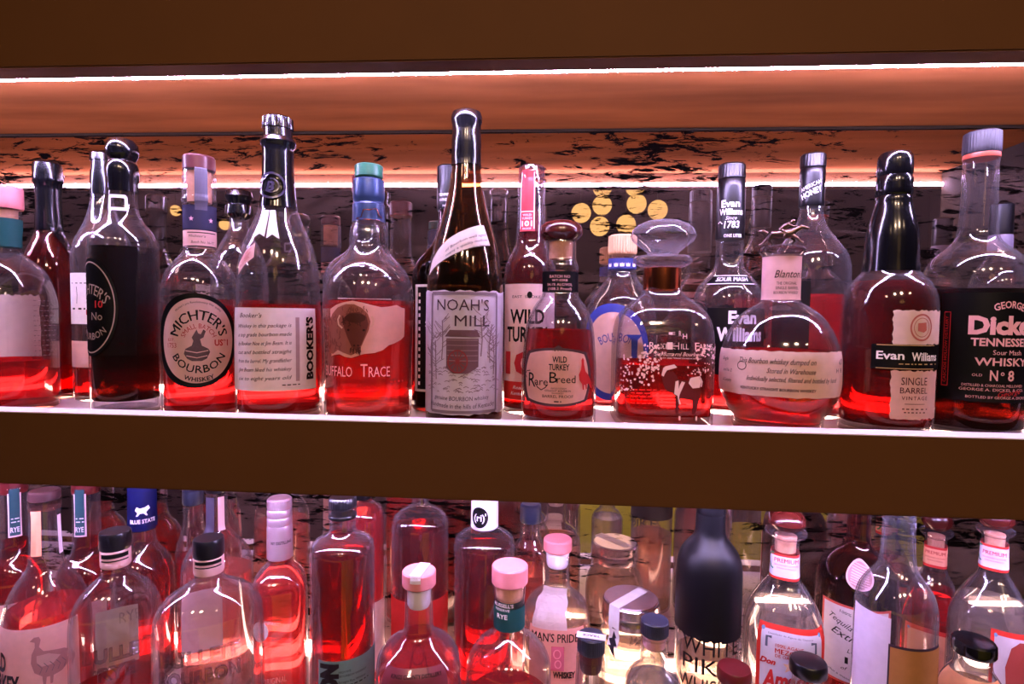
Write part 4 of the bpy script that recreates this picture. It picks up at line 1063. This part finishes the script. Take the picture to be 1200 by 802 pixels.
# 8 embossed flask, right one
b = L('clear empty embossed flask with black oval cap, right of the two alike', 243, 745, .575,
      [(663, 17.5), (674, 18), (679, 21), (685, 34), (694, 50), (704, 60), (716, 66), (734, 67.5), (800, 68)], dr=.72, n=2.3)
b.cap([(630, 18), (632, 19), (649, 19.2), (651, 18.2)], PLB, 'cap')
bs = b.cap([(651, 17.5), (652, 18.6), (668, 18.8), (670, 18)], PINKP, 'neck_label')[1]
p = Print(b.frame(243, 660, bs), b.root, BLK, .0007); p.rect(226, 659, 261, 663); p.rect(226, 665.5, 261, 667); p.build('band_stripes')
p = Print(b.frame(234, 672), b.root, NAVYP, .0009); p.rect(228, 668, 242, 677); o = p.build('tax_stamp')
p = Print(p.f, o, paper((120, 150, 210), .1), .0012); [p.rect(229.5+k*2.2, 669.5, 230.6+k*2.2, 675.5) for k in range(6)]; p.build('stamp_print')
b.liquid(12.0, 'pale') if False else None
p = Print(b.frame(243, 775), b.root, EMB, .0004); p.text('BULLEIT', 234, 768.5, 16, 98, ext=.06); p.text('BOURBON', 234, 792, 16, 98, ext=.06); p.build('embossed_lettering')
b.label(212, 690, 262, 764, paper((240, 190, 190), .6), 'back_label', side=-1, nx=10)

# 9 silver pink screw cap, bright red faceted
b = L('faceted bottle of vivid red whiskey with a ridged silver-pink screw cap', 328, 740, .660,
      [(652, 13), (659, 14), (662, 18), (668, 24), (676, 30), (686, 33), (696, 33.5), (800, 34)], n=3.4)
o, s = b.cap([(583, 13), (585, 15), (594, 15.2), (595.5, 14.4), (597, 15.2), (603, 15.3), (604.5, 14.6), (606, 15.3), (613, 15.4), (614, 14.8), (616, 15.5), (652, 15.8), (653, 15)], SLV, 'cap', ribs=30, ribd=.0003, ribpy=(584, 592))
p = Print(b.frame(328, 637, s), o, INKB, .0006); p.text('NY DISTILLING', 330, 637, 3.4, 26, bold=.02); p.build()
b.liquid(655, 'bright')
p = Print(b.frame(310, 732), b.root, INKW, .0008); p.text('COMPANY', 316, 731, 4, 26, rot=-16); p.disc(306, 741, 10, 12); p.build()
p = Print(b.frame(325, 797), b.root, PINKI, .0008); p.text('ORIGINAL', 322, 797, 7, 28); p.build()

# 10 tall dark red, teal label
b = L('tall straight dark red bottle with black screw cap and grey-teal sideways-lettered label', 401, 720, .592,
      [(603, 16.5), (612, 16), (622, 16.2), (626, 19), (629, 27), (633, 34), (637, 37.5), (645, 38.5), (800, 39)])
b.cap([(582, 15), (584, 16.6), (593, 16.8), (594, 16)], PLB, 'cap', ribs=30, ribd=.0004)
b.cap([(594, 15.4), (595, 16.8), (601, 17), (602, 16.5)], GL, 'neck_lip')
b.cap([(602, 16.8), (603, 17.4), (605, 17.4), (606, 16.8)], PLB, 'neck_ring')
b.liquid(629, 'deep')
lo, f = b.label(375, 772, 443, 850, paper((112, 146, 146), .25), 'front_label', skew=0)
p = Print(f, lo, ink((26, 16, 22)), .0011); p.text('REDEMPTION', 387, 824, 19, 96, bold=.09, rot=-90) if False else p.text('NO', 387, 793, 19, 36, bold=.09, rot=-90)
p.text('HIGH RYE', 404, 785, 2.6, 14); p.text('BOURBON WHISKEY', 414, 790, 2.6, 34); p.text('Straight Rye Whiskey', 413, 797, 2.8, 34); p.small(400, 430, 802, 1.4, 3); p.build()

# 11 behind right of it
b = L('narrow red bottle with cream lower label squeezed behind the tall dark red bottle', 425, 700, .690,
      [(586, 12), (590, 16), (594, 22), (600, 25.5), (612, 27), (800, 27)])
b.cap([(560, 9), (562, 11), (582, 11), (584, 10)], PLB, 'cap')
b.liquid(597, 'bright')
b.label(424, 706, 450, 790, CREAM, 'front_label')
# 12 round shoulder dark red, red label
b = L('round-shouldered dark red bottle with a bright red lower label, behind the white plug bottle', 492, 660, .682,
      [(580, 9.5), (590, 10), (594, 14), (598, 24), (604, 30.5), (612, 33.5), (622, 34), (800, 34)])
b.cap([(556, 8), (558, 10), (578, 10.4), (579, 9.5)], PLB, 'cap')
b.liquid(619, 'deep')
lo, f = b.label(459, 706, 524, 780, REDP, 'front_label')

# 13 pink-white sealed plug, round flask
b = L('short flask of red whiskey with a pale pink sealed plug, front row left of centre', 490, 770, .558,
      [(684, 17), (700, 16.6), (735, 17.5), (742, 20), (748, 29), (756, 39), (764, 46), (772, 50), (784, 51), (800, 51)], n=2.6)
o, s = b.cap([(668, 19), (669.5, 20.3), (684, 20.3), (685.5, 19)], PINKW, 'stopper')
p = Print(b.frame(488, 677, s), o, WHT, .0006); p.rect(481, 669, 493, 685); p.build('tax_strip')
# strip of print over the top of the stopper
sp = box('paper_seal', -.0055, .0055, -.0155, .0155, 0, .0005, WHT, o, 0); sp.location = (0.001, 0, s.z1); sp.rotation_euler = (0, 0, -.35)
b.cap([(685.5, 14.5), (706, 14), (710, 12)], WHITEP, 'plug')
b.liquid(741, 'bright')
lo, f = b.label(450, 789, 523, 850, paper((120, 50, 60), .25), 'front_label')
p = Print(f, lo, INKB, .0011); p.text('KINGS COUNTY DISTILLERY', 488, 796, 3.6, 66, bold=.02); p.build()
p = Print(b.frame(490, 765), b.root, EMB, .0008); p.stroke([(-8, -7), (8, -7), (9, 16)], 490, 764, 2); p.stroke([(-8, -7), (-7, 16)], 490, 764, 2); p.ring(490, 764, 6.5, 6.5, 1.6); p.build('embossed_mark')

# 14 white cap with black disc
b = L('dark red bottle with a black disc on its white neck sleeve', 567, 680, .672,
      [(606, 13), (616, 14), (621, 21), (626, 30), (631, 35), (638, 36.5), (645, 35.4), (650, 35.5), (800, 35.5)])
o, s = b.cap([(566, 13), (568, 15.5), (616, 16.2), (617.5, 15)], paper((236, 222, 234), .15), 'neck_sleeve')
p = Print(b.frame(562, 607, s), o, BLK, .0006); p.disc(562, 607, 10.5, 12.5); o2 = p.build('black_disc')
p = Print(b.frame(562, 607, s), o2, INKW, .0010); p.text('(ri)', 562, 607, 8, 13, bold=.02); p.text('1', 569, 603, 3, 1.5); p.build()
b.liquid(643, 'deep')

# 15 pink wood stopper rye
b = L('round clear bottle with a pale pink wood stopper and green neck band marked RYE', 596, 780, .590,
      [(696, 18.6), (704, 18), (735, 18), (741, 20), (746, 28), (753, 37), (761, 44), (772, 49), (785, 51), (800, 51.5)])
b.cap([(662, 20.5), (663.5, 21.6), (681, 21.6), (682.5, 20.5)], PINKW, 'stopper')
b.cap([(682.5, 17), (700, 16)], CORK, 'cork')
b.cap([(683, 19.2), (697, 18.8), (698, 18.2)], GL, 'neck_lip')
lo = b.band(706, 732, GREENP, 'neck_label')
p = Print(b.frame(597, 716), lo, INKW, .0011); p.text("RUSSELL'S", 590, 710.5, 4.2, 24, bold=.02); p.text('RESERVE', 589, 716, 3, 18); p.text('RYE', 589, 724, 5.4, 13, bold=.02); p.build()
b.liquid(815, 'bright')
p = Print(b.frame(578, 776), b.root, EMB, .0006); p.text("Russell's", 578, 777, 9, 40, shear=.3, ext=.05); p.build('embossed_lettering')

# 16 white plug, pride label
b = L('clear bottle of pale whiskey with pink cap, white plug and salmon label marked PRIDE', 652, 740, .676,
      [(648, 15), (664, 14.6), (682, 15.2), (690, 17), (696, 24), (704, 33), (713, 38.5), (726, 40), (800, 40)], n=2.6)
b.cap([(631, 15.8), (632.5, 17), (643, 17), (644.5, 16)], plain('salmon_cap', (196, 110, 112), .5), 'cap')
b.cap([(644.5, 13.6), (660, 13), (663, 11.5)], WHITEP, 'plug')
b.liquid(716, 'pale')
p = Print(b.frame(648, 705), b.root, BACKP, .0006); p.poly([(-24, -12), (-14, -14), (14, -14), (24, -12), (18, 0), (12, 8), (12, 24), (-12, 24), (-14, 8), (-22, 0)], 648, 705); p.build('collar_label')
lo, f = b.label(622, 736, 682, 830, paper((244, 176, 162), .45), 'front_label')
p = Print(f, lo, INKB, .0011); p.text("MAN'S PRIDE", 650, 747, 10, 56, bold=.05); p.build(); p = Print(f, lo, INKB, .0011); p.text('WHISKEY', 661, 791, 7, 26, bold=.05); p.build()
p = Print(f, lo, ink((196, 90, 110)), .0011); p.rect(646, 757, 661, 786); o = p.build('picture_print'); p = Print(f, o, ink((236, 150, 160)), .0015); p.ring(653, 766, 4, 5, 1.4); p.ring(654, 778, 3.4, 4.5, 1.4); p.build('picture_print')

# 17 mason jar
b = L('glass preserving jar with shiny metal lid and a paper strip with a lightning bolt', 738, 790, .700,
      [(727, 33), (735, 33.5), (741, 36.5), (752, 41.5), (766, 43.5), (800, 44)], name='preserving_jar', cat='jar')
o, s = b.cap([(701, 33), (702.5, 34.4), (711, 34.6), (712.5, 33.6), (715, 35), (722, 35.2), (725, 34.6)], SILVER, 'lid_band')
lid = b.cap([(699.8, 31), (700.6, 32)], plain('lid_disc', (196, 182, 192), .32, 1, .25, 45, .25), 'lid')[0]
b.liquid(742, 'pale')
# strip over the lid and down the front
zl = b.z(699.8)+.0006; qq = b.zr(701, 10)[1]/10
f = b.frame(722, 740)
V = []; wv = .0075
sd = Vector((-.55, -.83, 0)).normalized(); sx = Vector((-sd.y, sd.x, 0))
rl = b.zr(701, 34.4)[1]
for k in range(9):
    c = sd*(rl*(-.75+1.75*k/8)); V += [tuple(c+sx*wv+Vector((0, 0, zl))), tuple(c-sx*wv+Vector((0, 0, zl)))]
zz = [zl-.001-.004*k for k in range(1, 13)]
th0 = math.atan2(sd.x, -sd.y)
for z in zz:
    r = max(float(s.r(z)) if z > s.z0 else 0, float(b.body.r(z)), rl*(.99 if z > s.z0-.006 else 0))+.0009
    for sg in (1, -1):
        t = th0+sg*wv/r; V.append((r*math.sin(t), -r*math.cos(t), z))
n = len(V)//2
o = link('paper_seal', V, [(2*i, 2*i+1, 2*i+3, 2*i+2) for i in range(n-1)], WHT, b.root)
f = b.frame(722, 752, theta=math.degrees(th0)); p = Print(f, o, ink((40, 34, 44)), .0016)
uu, vv = 0, 0
def uvpoly(p, pts, k):
    P = [Vector((x*k, -y*k, 0)) for x, y in pts]
    p.add([(q.x, q.y) for q in P], [tuple(t) for t in tessellate_polygon([P])])
uvpoly(p, [(0, -13), (4, -5), (2, -4), (6, 3), (3, 4), (7, 15), (-4, 5), (-1, 4), (-6, -1), (-2, -3)], f.m)
p.build('lightning_bolt')
p = Print(b.frame(748, 752), b.root, EMB, .0005); p.text('Mason', 752, 752, 9, 30, shear=.2, ext=.06); p.build('embossed_lettering')

# 18 miniature
b = L('slim miniature with a ribbed navy cap crossed by a white paper strip, front row centre', 692, 790, .552,
      [(772, 17.5), (778, 17.5), (800, 18)])
o, s = b.cap([(744, 15.5), (745.5, 16.6), (761, 16.8), (762.5, 16)], NAVY, 'cap', ribs=40, ribd=.0004, ribpy=(746, 761))
b.cap([(762.5, 14.5), (770, 14.2), (783, 13), (785, 12)], MAROON, 'plug')
b.cap([(763, 16.6), (772, 17.6)], GL, 'neck_lip')
rr = b.zr(744, 16.6)[1]
sp = box('paper_strip', -rr*1.05, rr*1.05, -.0052, .0052, 0, .0004, WHT, o, 0); sp.location = (0, -.003, s.z1+.0001); sp.rotation_euler = (0, 0, -.08)
v, fc = glyphs('TRACE', 0, .02); v = v.copy(); k = .017/(v[:, 0].max()-v[:, 0].min())
link('lettering', [(-x*k, -(y-.35)*k*.8, .00055) for x, y, z in v], fc, INKB, sp, smooth=False)
# 19 grey-blue ribbed cap
b = L('small round-shouldered clear bottle with a ribbed grey-blue cap in front of the preserving jar', 766, 795, .556,
      [(744, 17), (752, 16.6), (776, 17), (781, 19.5), (786, 26), (792, 31), (798, 34), (803, 35)])
b.cap([(726, 15.6), (727.5, 16.8), (741, 17), (742.5, 16)], NAVY, 'cap', ribs=40, ribd=.0004, ribpy=(728, 741))
b.cap([(742.5, 14), (756, 13.6), (758, 12)], plain('pink_plug', (226, 160, 160), .5), 'plug')
b.cap([(743, 16.6), (746, 17.2)], GL, 'neck_lip')
b.liquid(797, 'clear')
# 20 clear bottle behind between (ri) and pride
b = L('navy-capped clear bottle in the back row, right of the white disc sleeve', 621, 660, .750,
      [(610, 11), (626, 12), (636, 17), (648, 22), (660, 23), (790, 23)])
b.cap([(590, 10), (592, 12.4), (610, 12.6), (611, 12)], NAVY, 'cap')
b.liquid(668, 'pink')

# 21 matte black
MATTE = plain('matte_black_coating', (8, 7, 10), .45, 0, .1, 30, .1, .22)
b = L('matt black coated bottle fading to clear glass with thin tall letters', 830, 720, .616,
      [(600, 17), (622, 17.4), (629, 20), (637, 27), (646, 34), (657, 38), (670, 39.2), (690, 39.4), (800, 39.4)])
b.cap([(566, 14), (568, 17), (600, 17.6), (601, 17)], MATTE, 'cap')
co = b.band(601, 731, MATTE, 'black_coating', off=.0005)
f = b.frame(830, 752); p = Print(f, co, MATTE, .0006)
rn = random.Random(3); hw = 62
p.add([((-hw+2*hw*i/40)*f.mu, -(y+(rn.uniform(-1.5, 1.5) if j else 0))*f.m) for j, y in enumerate((-7, 1)) for i in range(41)], [(i, i+1, 42+i, 41+i) for i in range(40)]); p.build('ragged_edge')
b.liquid(764, 'pale')
p = Print(b.frame(830, 775), b.root, INKB, .0006); p.text('WHITE', 834, 760, 19, 74); p.text('PIKE', 828, 783, 19, 60); p.text('WHISKEY', 834, 807, 19, 84); p.build()

# 22 mezcal, front
def mezcal(label, x, yref, Y, yt, k, body, liq, paperc, labrect, nlab, tint, word=True):
    b = L(label, x, yref, Y, body, name='mezcal_bottle', n=3.0)
    b.cap([(yt-8, 6*k), (yt-6, 13*k), (yt-2, 20*k), (yt+4, 23.6*k), (yt+9, 24*k), (yt+13, 21*k), (yt+16, 17*k)], REDW, 'stopper')
    b.cap([(yt+16, 17*k), (yt+18, 25*k), (yt+20.5, 26*k), (yt+23, 24*k), (yt+27, 17*k)], glass((.93, .88, .92), (.5, .45, .52), 'flange_glass', .4), 'neck_flange')
    b.cap([(yt+24, 13.5*k), (yt+42, 12.5*k)], CORK, 'cork')
    lo = b.band(nlab[0], nlab[1], paper((206, 52, 46), .2), 'neck_label', off=.0006)
    b.band(nlab[0]+2.6, nlab[1]-3, paperc, 'neck_label_panel', off=.0010, parent=lo)
    ym = (nlab[0]+nlab[1])/2; p = Print(b.frame(x, ym), lo, INKR, .0015); p.text('PREMIUM', x+4*k, ym-2.5, 5*k, 28*k, bold=.02); p.text('SAN DIONISIO OCOTEPEC', x+4*k, ym+3.2, 2.2*k, 28*k); p.text('OAXACA MEXICO', x+4*k, ym+6.6, 2*k, 22*k); p.build()
    p = Print(b.frame(x, ym), lo, ink((40, 120, 80)), .0015); p.stroke([(-3, 0), (0, -4), (3, -3)], x-12*k, ym-6, 2); p.stroke([(-3, -3), (0, 2), (3, 3)], x-12*k, ym+6, 2); p.build()
    b.liquid(liq[0], liq[1])
    x0, y0, x1, y1 = labrect
    lo, f = b.label(x0, y0, x1, y1, paper((214, 58, 50), .25), 'front_label')
    b.label(x0+4.5*k, y0+6*k, x1-4.5*k, y1-6*k, paperc, 'label_panel', off=.0009, parent=lo)
    p = Print(f, lo, ink((110, 150, 186)), .0014); p.disc(x0+6*k, y0+6*k, 2.3*k, 2.3*k); p.disc(x1-6*k, y0+6*k, 2.3*k, 2.3*k); p.build('corner_dots')
    if word:
        xc = (x0+x1)/2; p = Print(f, lo, INKR, .0014)
        p.text('100% AGAVE', xc-1, y0+22, 3.8, 33, bold=.01); p.text('MEZCAL', xc-1, y0+28.5, 6, 34, bold=.02); p.text('DE OAXACA', xc-1, y0+34.5, 3.6, 33, bold=.01)
        p.text('Don', x0+13, y0+43, 6.5, 19, shear=.3, bold=.05); p.text('Amado', x0+35, y0+62, 21, 62, shear=.35, bold=.04, rot=6); p.build()
        p = Print(f, lo, ink((90, 96, 116)), .0014); p.stroke([(0, 12), (0, 0), (6, 0)], x0+11, y0+14, 3); p.stroke([(0, 12), (0, 0), (-6, 0)], x1-11, y0+14, 3); p.text('Destilado de Agave de Oaxaca', xc, y0+10, 1.8, 54); p.build()
        p = Print(f, lo, ink((236, 196, 150)), .0012); p.star(xc, y0+45, 9); p.build('sunburst')
    return b, f, lo
b, f, lo = mezcal('clear mezcal bottle with red stopper and red-bordered label, right of the matt black bottle', 918, 740, .622, 603, 1.0,
      [(630, 16.2), (645, 16.2), (672, 17), (678, 19), (690, 28), (704, 37.5), (718, 45), (728, 48), (740, 48.5), (800, 48.5)], (705, 'clear'), paper((214, 214, 226), .3), (888, 737, 963, 840), (645, 674), 0)

# 23 wax seal bottle
b = L('dark bottle with ribbed wax seal on its shoulder and a red-edged handwritten white label', 1003, 740, .700,
      [(600, 14), (632, 15), (642, 20), (650, 32), (660, 43), (672, 49), (690, 51), (800, 51)], gl=glass((.75, .5, .5), (.3, .12, .12), 'dusky_glass', .3))
b.cap([(566, 12), (568, 15), (590, 15), (592, 14)], PLB, 'cap')
b.liquid(664, 'dark')
f = b.frame(1008, 676); o = Print(f, b.root, plain('wax_disc', (170, 120, 124), .3, 0, .2), .0020); o.disc(1008, 676, 16, 15); so = o.build('wax_medallion')
o = Print(f, so, plain('wax_disc_ribs', (220, 176, 180), .3), .0030); o.ring(1008, 676, 14.5, 13.5, 2)
for k in range(9): o.stroke([(-10, (k-4)*2.4-2), (10, (k-4)*2.4+2)], 1008, 676, .9)
o.build('wax_relief')
lo, f = b.label(964, 712, 1040, 806, paper((214, 90, 80), .25), 'front_label')
b.label(966.5, 714.5, 1037, 803, WHT, 'label_panel', off=.0009, parent=lo)
p = Print(f, lo, INKB, .0014); p.text('100%', 991, 721, 3.4, 14, rot=-8); p.text('Tequila', 986, 733, 7, 30, shear=.4, rot=-20); p.text('Extra', 992, 748, 9, 36, shear=.4, rot=-14); p.text('Lot', 1000, 765, 5, 12, shear=.3); p.text('1', 994, 777, 8, 4); p.text('of', 992, 787, 4, 8, shear=.3); p.text('hecho a mano', 984, 796, 2.6, 34, rot=-10); p.build()

# 24 long neck clear
b = L('empty clear long-necked bottle with white label at left and tan label at right', 1050, 730, .582,
      [(588, 19.5), (640, 21), (656, 22.5), (666, 26), (675, 34), (685, 42), (696, 48), (710, 50.5), (800, 51)])
b.cap([(568, 17), (570, 19.5), (588, 20), (590, 19)], PLB, 'cap')
p = Print(b.frame(1022, 760), b.root, paper((222, 204, 220), .35), .0005)
b.label(1000, 716, 1043, 830, paper((222, 206, 222), .35), 'white_label')
b.label(1041, 760, 1102, 830, paper((58, 40, 56), .1), 'label_border', off=.0006)
b.label(1043, 763, 1102, 830, paper((176, 120, 70), .2), 'tan_label', off=.0010)
b.liquid(797, 'pale') if False else None

# 25 reposado behind, 26 right
mezcal('amber-red mezcal bottle with glossy red stopper and orange neck label, behind the long-necked clear bottle', 1093, 735, .736, 603, .80,
      [(628, 13), (640, 13), (660, 13.5), (668, 15), (682, 23), (698, 31), (714, 37), (728, 40), (800, 40)], (690, 'red'), paper((244, 176, 140), .35), (1060, 738, 1126, 820), (638, 662), 0, False)
b, f, lo = mezcal('clear mezcal bottle with dark red stopper at the far right of the lower shelf', 1162, 740, .646, 601, .95,
      [(626, 16), (640, 16), (662, 17), (672, 19), (684, 28), (698, 38), (712, 47), (726, 52), (740, 53), (800, 53)], (704, 'clear'), paper((214, 206, 216), .3), (1160, 743, 1212, 830), (636, 665), 0, False)
p = Print(f, lo, ink((150, 62, 58)), .0014); p.poly([(-8, -18), (2, -26), (14, -26), (20, -16), (20, 30), (-12, 30), (-14, 6)], 1190, 778); p.build('figure_print')

# 27-29 near caps
def neckbottle(label, x, y, Y, hw, mat, body_py, liq, lab=None):
    b = L(label, x, y+18, Y, [(y+14, hw*.86), (y+22, hw*.84), (y+30, hw*.9), (y+38, hw*1.15), (y+48, hw*1.4), (y+58, hw*1.5), (y+70, hw*1.52)])
    b.cap([(y-3, hw*.55), (y-2, hw*.93), (y, hw), (y+11, hw*1.02), (y+13, hw*.97)], mat, 'cap')
    b.liquid(y+52, liq)
    if lab: b.label(x-hw*1.5, y+50, x+hw*1.5, y+90, lab, 'front_label')
    return b
neckbottle('small bottle with a glossy black wax-like cap at the right, before the dark-red-stoppered mezcal', 1141, 752, .570, 28, WAX, 790, 'pale', paper((240, 170, 120), .4))
neckbottle('small bottle with a flat black cap standing in front of the pale red-bordered label', 947, 776, .552, 23, PLB, 800, 'clear')
neckbottle('small bottle with a maroon cap standing before the matt black bottle', 860, 784, .556, 21, MAROON, 800, 'pink')
